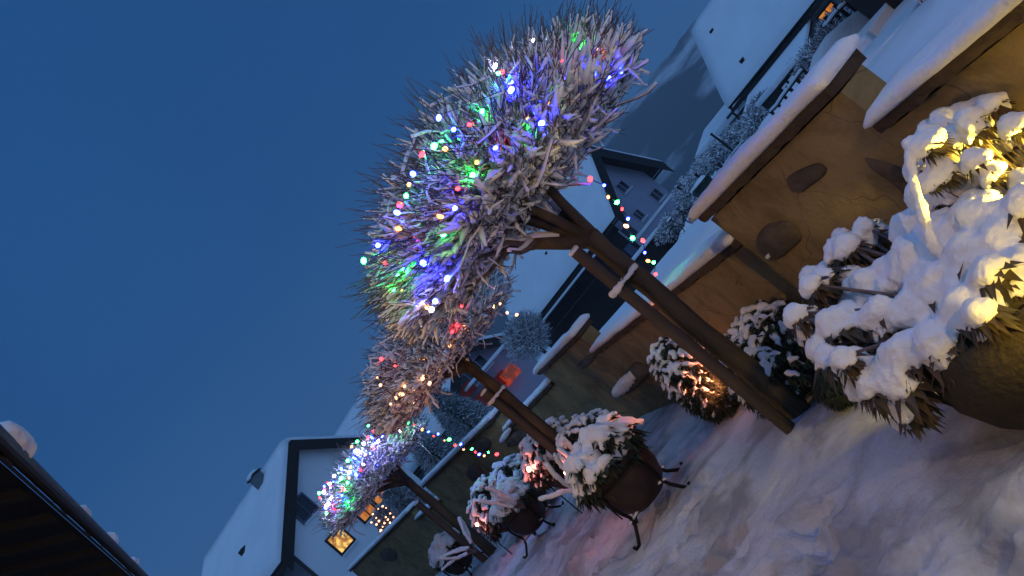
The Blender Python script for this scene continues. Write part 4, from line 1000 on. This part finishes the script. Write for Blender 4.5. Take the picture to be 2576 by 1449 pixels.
# house 2: small lavender house with red awnings, between the middle and farthest trees
h2 = House('house', 'small grey lavender house with red awning, left of the middle trunk', (X3(-143, 44), 44), R(38), 6.6, 11, 3.0, 5.1, -1.0, M_LAV, M_GREYR, over=.7, rake=.8, snow=.35, fascia=.5)
for (x, y, w, h_) in ((458, 478, 1.3, .9), (505, 410, 1.2, .85)):
    u, z = gable_uv(h2, *z6(x, y)); h2.gable_window(u, z, w, h_, M_GLASS, M_LAV)
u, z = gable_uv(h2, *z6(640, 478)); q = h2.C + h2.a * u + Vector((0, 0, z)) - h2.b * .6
mb = MB(); mb.box(q, (1.05, .5, .75), R(38)); part(mb, 'awning', lit('glowing_orange_awning', (.9, .06, .01), (.18, .02, .01), .5, 1.4), h2.o)  # glow put into the awning's material as emission, no lamp there
for x, y, w in ((520, 580, 1.6), (425, 560, 1.3), (600, 500, 1.0)):
    u, z = gable_uv(h2, *z6(x, y)); mb = MB(); mb.box(h2.C + h2.a * u + Vector((0, 0, z)) - h2.b * .4, (w, .3, .7), R(38)); part(mb, 'shutter', M_RED, h2.o)
mb = MB(); u, z = gable_uv(h2, *z6(560, 520)); 
mb.box(h2.C + h2.a * (u + .6) + Vector((0, 0, z + .9)) - h2.b * .9, (4.2, .9, .16), R(38)); part(mb, 'porch_snow', M_ROOFSNOW, h2.o, bevel=.04)

# house 4: big snowy roof at the top of the photograph with a lower roof in front
h4 = House('house', 'long building with huge unbroken snowy roof at the upper right', (29.3, 31.8), R(50), 9.4, 18.4, 2.30, 5.9, -2.5, M_GREYR, M_GREYR, over=.8, rake=.5, snow=.3, fascia=.2)
mb = MB(); e = h4.C - h4.a * .78 + Vector((0, 0, 1.52)); mb.tube([e - h4.b * .4, e + h4.b * 19.4], .075, 8); part(mb, 'gutter', M_ZINC, h4.o)
mb = MB(); Zv = lambda z: Vector((0, 0, z))
q0 = h4.C + h4.b * 13.3; q1 = h4.C + h4.b * 17.8
mb = MB(); slab(mb, [q0 - h4.a * 4.0 + Zv(.62), q0 + Zv(1.25), q1 + Zv(1.25), q1 - h4.a * 4.0 + Zv(.62)], .10); pr = part(mb, 'porch_roof', M_DARKWOOD, h4.o)
mb = MB(); slab(mb, [q0 - h4.a * 4.0 + Zv(.73), q0 + Zv(1.36), q1 + Zv(1.36), q1 - h4.a * 4.0 + Zv(.73)], .22); part(mb, 'porch_snow', M_ROOFSNOW, pr, bevel=.06)
mb = MB()
for u in (13.6, 15.5, 17.5): mb.box(h4.C + h4.b * u - h4.a * 3.7 + Zv(-.7), (.16, .16, 2.5), R(50))
part(mb, 'porch_posts', M_DARKWOOD, h4.o)
for u, x, y in ((0, 610, 130),):
    uu, z = side_uv(h4, *z4_(x, y)) if False else (0, 0)
def z4_(x, y): return ((2450 + x * .316) * .7892, (y * .316) * .7892)
uu, z = side_uv(h4, *z4_(620, 140)); h4.side_window(uu, z, .95, .70, M_WINO, M_DARKWOOD)
for u, v, w_ in ((.16, 16.8, .5), (.72, 17.6, .4), (.8, 15.2, .3)):
    mb = MB(); mb.box(h4.on_roof(u, v), (w_, .25, .25), R(50)); part(mb, 'snow_guard', M_DARKWOOD, h4.o)
an = rx(262, -58, 50)
o = empty('lean_to', (an.x, an.y, -2), 'low snow roofed lean to at the left end of the long building', 'shed')
mb = MB(); mb.box((an.x, an.y, -.4), (3.0, 3, 3.2), R(50)); part(mb, 'walls', M_GREYR, o)
mb = MB(); slab(mb, [Vector((an.x, an.y, 1.25)) + v for v in (h4.b * 1.9 - h4.a * 2, h4.b * 1.9 + h4.a * 1.7 + Zv(.6), -h4.b * 1.9 + h4.a * 1.7 + Zv(.6), -h4.b * 1.9 - h4.a * 2)], .35); part(mb, 'roof_snow', M_ROOFSNOW, o, bevel=.08)

# dark timber outbuilding at the right edge of the garden
o = empty('outbuilding', (4.6, 8.4, 1), 'dark timber outbuilding beside the snow steps at the top right corner', 'shed')
mb = MB(); fp = [(4.62, 8.95), (4.40, 7.85), (3.75, 6.9), (4.05, 6.5), (3.55, 5.6), (9, 4.2), (11, 9), (6.2, 12.0)]
mb.prism([Vector((x, y, .6)) for x, y in fp], (0, 0, 2.1)); part(mb, 'walls', M_DARKWOOD, o)
mb = MB(); mb.prism([Vector((x, y, 2.705)) for x, y in [(4.55, 9.05), (3.45, 5.4), (9.2, 4.0), (11.2, 9.2), (6.2, 12.3)]], (0, 0, .1)); rf = part(mb, 'roof', M_DARKWOOD, o)
mb = MB(); mb.prism([Vector((x, y, 2.81)) for x, y in [(4.55, 9.05), (3.45, 5.4), (9.2, 4.0), (11.2, 9.2), (6.2, 12.3)]], (0, 0, .22)); part(mb, 'roof_snow', M_ROOFSNOW, rf, bevel=.06)
# slatted fence in front of it
fe = empty('slat_fence', (3.25, 5.3, 1), 'short dark slatted fence with snow on its rails at the top right corner', 'fence')
mb = MB(); rl_ = MB(); F0, F1 = rx(484, -150, 5.6), rx(520, -150, 4.6)
for k in range(9):
    p = F0.lerp(F1, k / 8); mb.box((p.x, p.y, 1.22), (.05, .03, .50), R(-40))
part(mb, 'slats', M_DARKWOOD, fe)
for zz in (1.08, 1.38):
    mb = MB(); mb.tube([(F0.x, F0.y + .03, zz), (F1.x, F1.y + .03, zz)], .02, 6); part(mb, 'rail', M_DARKWOOD, fe)
for k in range(8):
    p = F0.lerp(F1, (k + .5) / 8); rl_.box((p.x, p.y + .04, 1.20), (.045, .04, .36), R(-40))
part(rl_, 'packed_snow', M_SNOW, fe, bevel=.01)
# raised snow steps
for (x, y, w, l, h), lab in zip((((3.42), 7.3, .75, 1.0, .16), (3.1, 6.1, .8, .9, .09)), ('upper square snow step in front of the dark outbuilding', 'lower square snow step next to the slatted fence')):
    mb = MB(); mb.box((x, y, 1.0 + h / 2), (w, l, h), R(28)); o = mb.build('snow_step', M_SNOW, bevel=.03); tag(o, lab, 'step', 'snow covered steps')

# ------------------------------------------------------------------ garden things behind the wall
def gz(x, y): return garden_f(x, y)
def frosted(name, label, c, r, h, kind, n, seed, group, tw=.006, ln=.2):
    o = empty(name, (c[0], c[1], gz(c[0], c[1]) - .05), label, 'tree' if kind != 'bush' else 'bush', group); rd = random.Random(seed); mb = MB(); sn = MB(); C = Vector(c)
    for k in range(n):
        if kind == 'conifer':
            u = rd.random() ** .7; zz = h * (1 - u); rr = r * (.12 + .88 * u) * rd.uniform(.55, 1); an = rd.uniform(0, 6.28)
            p = C + Vector((math.cos(an) * rr * .8, math.sin(an) * rr * .8, -h / 2 + zz)); d = Vector((math.cos(an), math.sin(an), rd.uniform(-.5, .3)))
        else:
            v = Vector((rd.gauss(0, 1), rd.gauss(0, 1), rd.gauss(0, 1))).normalized(); rr = rd.uniform(.35, 1) ** .6; rr *= .82 + .35 * noise.noise(v * 2 + Vector((seed, 0, 0)))
            p = C + Vector((v.x * r * rr, v.y * r * rr, v.z * h / 2 * rr)); d = v + Vector((rd.gauss(0, .7), rd.gauss(0, .7), rd.gauss(0, .6) + (.3 if kind == 'round' else 0)))
        d.normalize(); l = ln * rd.uniform(.6, 1.3)
        mb.tube([p, p + d * l], [tw, tw * .5], 3, cap=False)
        if rd.random() < .6: sn.tube([p + Vector((0, 0, tw)), p + d * l * .8 + Vector((0, 0, tw))], [tw * 1.5, tw * .8], 3, cap=False)
    part(mb, 'crown', M_FROST if kind == 'round' else M_CONIFER, o); part(sn, 'snow_cover', M_TWIGSNOW, o)
    t = MB(); zb = gz(c[0], c[1]) - .1; t.tube([(c[0], c[1], zb), (c[0], c[1], C.z)], [.05 * (1 + r), .03], 7); part(t, 'trunk', M_BARK, o)
    return o
q = rx(-29, -40, 24); frosted('frosted_tree', 'round grey frosted tree in front of the lavender house', q, .74, 1.35, 'round', 5200, 61, 'frosted garden trees', .006, .16)
q = rx(-133, -36, 26); frosted('frosted_conifer', 'blue grey frosted conifer between the middle and farthest crowns', q, .95, 1.9, 'conifer', 5200, 62, 'frosted garden trees', .010, .26)
q = rx(-178, -46, 25); frosted('frosted_conifer', 'dark frosted conifer right of the farthest crown, above the light string', q, .85, 1.8, 'conifer', 4200, 63, 'frosted garden trees', .010, .26)
q = rx(-236, -50, 25); frosted('frosted_conifer', 'dark frosted conifer under the farthest crown', q, .8, 1.3, 'conifer', 3600, 64, 'frosted garden trees', .010, .24)
q = rx(-258, -50, 24); fx = frosted('frosted_conifer', 'small dark conifer dotted with warm white lights by the big pale house', q, .55, 1.0, 'conifer', 2600, 65, 'frosted garden trees', .009, .2)
BF = [z7(x, y) + ('warm',) for x, y in ((1412, 943), (1437, 955), (1380, 962), (1467, 995), (1365, 1027), (1435, 1022), (1490, 1022), (1465, 1062), (1367, 1075), (1412, 1092), (1400, 1115), (1395, 1125), (1340, 1000), (1450, 1040), (1425, 1065), (1385, 1050), (1330, 1060))]
pc = [(at(x, y, 24 - .62), c) for x, y, c in BF]; string_of_lights('light_chain', 'tiny warm white fairy lights on the small dark conifer by the big pale house', pc, .027, cr=.003)
for k, (X, Y, d, r, h, lab) in enumerate(((190, -72, 40, 1.1, 1.1, 'scrubby snowy bush, leftmost in the hedge row right of the lavender house'), (207, -74, 38, 1.0, 1.0, 'scrubby snowy bush behind the green bin'), (222, -74, 36, 1.0, 1.0, 'scrubby snowy bush in the middle of the hedge row'),
        (238, -76, 34, .9, 1.0, 'scrubby snowy bush under the low lean to'), (256, -77, 32, .8, .9, 'snowy bush by the garden post, left of the long porch roof'), (284, -85, 24, .75, .7, 'rounded snowy bush below the long porch roof'), (297, -80, 26, .8, .8, 'larger rounded snowy bush below the porch roof'),
        (362, -92, 17, .42, .5, 'snowy bush right of the dark hut with two pale panels'), (372, -88, 18, .4, .5, 'snowy bush under the orange window'), (392, -95, 12, .3, .35, 'small snowy bush left of the outbuilding'), (147, -86, 30, .8, 1.0, 'leafless grey bush at the right corner of the lavender house'),
        (168, -86, 26, .5, .5, 'low snowy bush behind the bicycle'), (312, -90, 21, .45, .5, 'snowy bush just left of the dark hut'), (350, -84, 24, .5, .6, 'snowy bush standing behind the dark hut'), (405, -88, 14, .4, .5, 'snowy bush beside the small dark fence'), (270, -82, 26, .6, .7, 'snowy bush between the two garden posts below the long roof'), (184, -80, 34, .6, .8, 'thin snowy bush at the far end of the rail fence'))):
    q = rx(X, Y, d); q.z = max(q.z, gz(q.x, q.y) + h * .3)
    frosted('snowy_bush', lab, q, r, h, 'bush', 2000, 70 + k, 'snowy bushes scattered over the garden', .013 * d / 30 + .003, .13)
for k, (X, Y0, Y1, d, lab) in enumerate(((245, -59, -75, 30, 'bare garden post left of the porch roof'), (204, -72, -88, 26, 'bare garden post behind the green bin'), (275, -62, -77, 28, 'bare garden post below the long roof'), (226, -84, -97, 22, 'thin garden post in front of the hedge row'), (183, -66, -80, 34, 'thin post at the left of the hedge row'))):
    a_, b_ = rx(X, Y0, d), rx(X, Y1, d); mb = MB(); mb.tube([(a_.x, a_.y, gz(a_.x, a_.y) - .1), a_], [.05, .04], 7); mb.ico(a_ + Vector((0, 0, .03)), .07, 1, sc=(1, 1, .6))
    o = mb.build('garden_post', M_DARKWOOD); tag(o, lab, 'post', 'wooden garden posts')
# green bin
q = rx(199, -92, 22); zb = gz(q.x, q.y)
o = empty('garden_bin', (q.x, q.y, zb), 'dark green plastic garden bin half buried in snow', 'bin', rz=R(20)); mb = MB(); mb.prism([Vector((q.x, q.y, zb - .1)) + Vector(v) for v in ((-.27, -.22, 0), (.27, -.22, 0), (.27, .22, 0), (-.27, .22, 0))], (0, 0, .65)); part(mb, 'body', M_GREENBOX, o, bevel=.02)
mb = MB(); mb.box((q.x, q.y, zb + .575), (.62, .52, .05)); part(mb, 'lid', M_GREENBOX, o, bevel=.01); mb = MB(); mb.ico((q.x, q.y, zb + .60), .32, 2, sc=(1, .8, .3), jit=.3); part(mb, 'lid_snow', M_SNOW, o, smooth=True)
# hut with two pale panels
q = rx(335, -100, 19); zb = gz(q.x, q.y) - .1
o = empty('garden_hut', (q.x, q.y, zb), 'low dark hut with two pale snow plastered door panels', 'shed', rz=0); ta = Vector((1, .15, 0)).normalized(); tn = Vector((ta.y, -ta.x, 0))
H_ = 1.6 - 20 / 835 * 19 - zb
mb = MB(); c = Vector((q.x, q.y, zb + H_ / 2)); rot = Matrix((ta, -tn, Vector((0, 0, 1)))).transposed(); mb.box(c + ta * .25 - tn * .5, (1.15, 1.0, H_), rot=rot); part(mb, 'walls', M_DARKWOOD, o)
for dx in (-.16, .08):
    mb = MB(); mb.box(c + ta * dx + tn * .02 + Vector((0, 0, .03)), (.17, .03, H_ * .62), rot=rot); part(mb, 'door_panel', M_SNOW, o, bevel=.01)
mb = MB(); mb.box(c + ta * .25 - tn * .5 + Vector((0, 0, H_ / 2 + .06)), (1.3, 1.15, .13), rot=rot); part(mb, 'roof_snow', M_ROOFSNOW, o, bevel=.04)
# brown board shed with a snow ledge, in front of the lavender house
q = rx(120, -95, 30); zb = gz(q.x, q.y) - .2; zt = 1.6 - 19 / 835 * 30
o = empty('board_shed', (q.x, q.y, zb), 'dark brown board shed with thin snow on its flat roof', 'shed')
mb = MB(); mb.box((q.x, q.y + .8, (zb + zt) / 2), (1.62, 1.6, zt - zb), R(4)); part(mb, 'walls', M_DARKWOOD, o); mb = MB(); mb.box((q.x, q.y + .8, zt + .06), (1.76, 1.8, .11), R(4)); part(mb, 'roof_snow', M_ROOFSNOW, o, bevel=.03)
# low snowy mounds and borders
for k, (X, Y, d, sx, sy, lab) in enumerate(((300, -98, 17, 1.3, .25, 'long snow covered border below the rounded bushes'), (228, -92, 19, .7, .25, 'snow mound in front of the green bin'), (175, -92, 24, .9, .4, 'snow covered bench shaped mound behind the bicycle'), (393, -104, 10, .55, .2, 'snow covered border left of the outbuilding'))):
    q = rx(X, Y, d); mb = MB(); mb.ico((q.x, q.y, gz(q.x, q.y)), 1, 3, sc=(sx, sy, .28), jit=.25, seed=k); o = mb.build('snow_mound', M_SNOW, smooth=True); tag(o, lab, 'snow mound', 'snow mounds in the garden')
for k, (X0, Y0, X1, Y1, d0, d1, lab) in enumerate(((262, -90, 318, -98, 19, 17, 'dark timber edging sticking out of the snow below the bushes'), (214, -90, 243, -84, 21, 24, 'dark edging board behind the green bin'))):
    a_, b_ = rx(X0, Y0, d0), rx(X1, Y1, d1); a_.z = gz(a_.x, a_.y) + .05; b_.z = gz(b_.x, b_.y) + .05
    mb = MB(); mb.tube([a_, b_], .07, 6); o = mb.build('edging_log', M_DARKWOOD); tag(o, lab, 'log', 'dark edging logs')
# post-and-rail fences crossing the garden
for (X0, Y0, d0), (X1, Y1, d1), n_, hgt, lab in (((180, -88, 31), (268, -90, 25), 9, .55, 'low post and rail fence with snow on the rail, in front of the hedge row'), ((300, -101, 15.5), (352, -103, 14), 6, .32, 'short low rail in the snow below the rounded bushes'), ((400, -96, 13), (432, -100, 12), 5, .5, 'small dark fence under the orange window')):
    a_, b_ = rx(X0, Y0, d0), rx(X1, Y1, d1); o = empty('rail_fence', (a_.x, a_.y, gz(a_.x, a_.y)), lab, 'fence'); rr = MB(); rs = MB(); P = []
    for k in range(n_):
        p = a_.lerp(b_, k / (n_ - 1)); z_ = gz(p.x, p.y); mb = MB(); mb.tube([(p.x, p.y, z_ - .1), (p.x + .01 * (k % 3), p.y, z_ + hgt * (1 + .08 * (k % 2)))], .03, 6); part(mb, 'post', M_DARKWOOD, o); P.append(Vector((p.x, p.y - .03, z_ + hgt * .85)))
    rr.tube(P, .022, 5); part(rr, 'rail', M_DARKWOOD, o); rs.tube([p + Vector((0, 0, .035)) for p in P], .030, 5); part(rs, 'rail_snow', M_SNOW, o, smooth=True)
# bicycle leaning in the snow
def bicycle(x, y, s, rz):
    zb = gz(x, y) - .04; o = empty('bicycle', (x, y, zb), 'old bicycle frame and wheels half sunk in the snow behind the wall', 'bicycle'); a = Vector((math.cos(rz), math.sin(rz), 0)); Z = Vector((0, 0, 1)); B = Vector((x, y, zb))
    P = lambda u, v: B + a * u * s + Z * v * s + Vector((0, .08 * v * s, 0))
    for u in (-.52, .52):
        mb = MB(); mb.tube([P(u + .33 * math.cos(t), .33 + .33 * math.sin(t)) for t in [k * math.pi / 12 for k in range(25)]], .022 * s, 6); w = part(mb, 'wheel', M_IRON, o)
        mb = MB()
        for k in range(8): mb.tube([P(u, .33), P(u + .33 * math.cos(k * math.pi / 4), .33 + .33 * math.sin(k * math.pi / 4))], .006 * s, 4)
        part(mb, 'spokes', M_IRON, w)
    mb = MB()
    for p, q in (((-.52, .33), (-.2, .82)), ((-.52, .33), (-.05, .3)), ((-.05, .3), (-.24, .86)), ((-.2, .78), (.36, .80)), ((-.05, .3), (.38, .72)), ((.52, .33), (.33, .98))): mb.tube([P(*p), P(*q)], .018 * s, 6)
    part(mb, 'frame', M_IRON, o)
    mb = MB(); mb.tube([P(.33, .98) + Vector((0, -.25 * s, 0)), P(.33, 1.0), P(.33, .98) + Vector((0, .25 * s, 0))], .016 * s, 6); part(mb, 'handlebar', M_IRON, o)
    mb = MB(); mb.ico(P(-.25, .9), .12 * s, 1, sc=(1.2, .6, .4)); sd = part(mb, 'saddle', M_IRON, o); mb = MB(); mb.ico(P(-.25, .96), .13 * s, 1, sc=(1.2, .7, .5)); part(mb, 'saddle_snow', M_SNOW, sd, smooth=True)
q = rx(158, -100, 18); bicycle(q.x, q.y, .52, R(15))
# second dark window-well in the low wall section: snow shelf with a dark opening
a_, b_, d_, n_, z0, z1 = segs[4]

M_TAR = mat('tarred_timber', (.008, .008, .009), .8, var=.4, vscale=6)
M_DUSKY = mat('dusky_render', (.05, .06, .06), .9, var=.3, vscale=2)
# ------------------------------------------------------------------ building on the left, whose eave runs overhead
E0, E1 = Vector((-3.78 - .17, 7.12 - .10, 4.5)), Vector((-8.24 - .17, 15.05 - .10, 4.5))
ed = (E1 - E0).normalized(); en = Vector((-ed.y, ed.x, 0))        # en points away from the lane
A0 = E0 - ed * 9; A1 = E1 + ed * 9
o = empty('lane_house', (A0 + en * 1.2) * 1 - Vector((0, 0, 4.5)), 'dark building with wooden eave, gutter and lumps of snow, lower left corner', 'house')
Zu = Vector((0, 0, 1))
mb = MB(); wl = en * 1.15
mb.prism([A0 + wl - Zu * 4.6, A1 + wl - Zu * 4.6, A1 + wl * 6 - Zu * 4.6, A0 + wl * 6 - Zu * 4.6], Zu * 4.5); part(mb, 'walls', M_DUSKY, o)
mb = MB(); up = (en * 3.5 + Zu * 2.6); th = Vector((0, 0, .12))
mb.prism([A0, A1, A1 + up, A0 + up], th); rf = part(mb, 'roof', M_TAR, o)
mb = MB(); mb.prism([A0 + th * 1.03 + up * .0, A1 + th * 1.03, A1 + up + th * 1.03, A0 + up + th * 1.03], (0, 0, .16)); part(mb, 'roof_snow', M_ROOFSNOW, rf, bevel=.06)
mb = MB(); mb.prism([A0 - Zu * .16 - en * .005, A1 - Zu * .16 - en * .005, A1 - Zu * .16 - en * .035, A0 - Zu * .16 - en * .035], Zu * .27); part(mb, 'fascia', M_TAR, o)
for k in range(24):
    p = A0.lerp(A1, k / 23); mb = MB(); mb.prism([p + en * .05 - Zu * .06, p + up * .42 - Zu * .06, p + up * .42 - Zu * .20, p + en * .05 - Zu * .18], ed * .11); part(mb, 'rafter', M_TAR, o)
mb = MB(); g0 = -en * .12 + Zu * .0
n = 40; vs = []; K = 8
for k in range(n + 1):
    p = A0.lerp(A1, k / n) + g0
    for q in range(K): t = math.pi * q / (K - 1) + math.pi; vs.append(p + en * math.cos(t) * .075 + Zu * math.sin(t) * .075)
    for q in range(K): t = math.pi * (1 - q / (K - 1)) + math.pi; vs.append(p + en * math.cos(t) * .066 + Zu * math.sin(t) * .066)
K2 = 2 * K; mb.add(vs, [(k * K2 + q, (k + 1) * K2 + q, (k + 1) * K2 + (q + 1) % K2, k * K2 + (q + 1) % K2) for k in range(n) for q in range(K2)])
gt = part(mb, 'gutter', M_ZINC, o)
sp = []; rd = random.Random(4); LL = (A1 - A0).length; s_ = 0
while s_ < LL:
    p = A0 + ed * s_ - en * .11 + Zu * .03; sp.append((p, .05 + .025 * noise.noise(Vector((s_ * 1.3, 0, 0))))); s_ += .04
def near_eave(px, py, r_, n_):
    v = ray(px, py); k = (4.58 - CAM_H) / v.z; p = Vector((0, 0, CAM_H)) + v * k
    s0 = (p - A0).dot(ed)
    for q in range(n_): sp.append((A0 + ed * (s0 + (q - n_ / 2) * r_ * .45) - en * (.16 + .02 * rd.random()) + Zu * .10, r_ * rd.uniform(.8, 1.1)))
near_eave(50, 1105, .13, 9); near_eave(215, 1290, .055, 12); near_eave(292, 1350, .10, 7); near_eave(345, 1410, .07, 12)
fuse(sp, .028, 'gutter_snow', M_SNOW, gt, seed=4)

# ------------------------------------------------------------------ assumed street lamps, added for warm light on trees and wall (behind and left of the photographer, out of the picture)
def assumed_street_lamp(x, y, z, e, label, col=(1, .57, .24), r_=.10):
    o = empty('assumed_street_lamp', (x, y, 0), label, 'street lamp', 'assumed street lamps out of view')
    mb = MB(); mb.tube([(x, y, -.1), (x, y, z - .25)], [.06, .04], 10); part(mb, 'post', M_IRON, o)
    mb = MB(); mb.lathe([(.02, .30), (.20, .16), (.21, .14), (.02, .14)], 20, (x, y, z)); part(mb, 'shade', M_IRON, o)
    mb = MB(); mb.lathe([(.05, -.24), (.07, -.22), (.05, -.20)], 16, (x, y, z)); part(mb, 'collar', M_IRON, o)
    l = bpy.data.lights.new('assumed_street_lamp_light', 'POINT'); l.energy = e; l.color = col; l.shadow_soft_size = r_
    lo = bpy.data.objects.new('assumed_street_lamp_light', l); link(lo, o); lo.location = W(o).inverted() @ Vector((x, y, z))
assumed_street_lamp(2.1, -3.0, 2.6, 380, 'assumed wrought iron street lamp out of view behind the photographer, added as warm key light')  # assumed source of the warm light on wall, trunk and crown
assumed_street_lamp(-2.95, 4.5, 2.5, 118, 'added wrought iron street lamp, unseen in front of the dark left building, brightening the nearest crown')  # unseen lamp added to brighten the nearest crown from the left

# ------------------------------------------------------------------ damp air between the garden and the hills
bm = bmesh.new(); bmesh.ops.create_cube(bm, size=1); me = bpy.data.meshes.new('haze'); bm.to_mesh(me); bm.free()
hz = bpy.data.objects.new('haze', me); link(hz); hz.location = (0, 0, 90); hz.scale = (2700, 2700, 190); tag(hz, kind='stuff')
m = bpy.data.materials.new('haze'); m.use_nodes = True; t = m.node_tree; t.nodes.clear()
ou = N(t, 'ShaderNodeOutputMaterial'); pv = N(t, 'ShaderNodeVolumePrincipled'); pv.inputs['Color'].default_value = (.85, .90, 1, 1); pv.inputs['Density'].default_value = .00055; pv.inputs['Anisotropy'].default_value = 0
t.links.new(pv.outputs[0], ou.inputs['Volume']); me.materials.append(m)
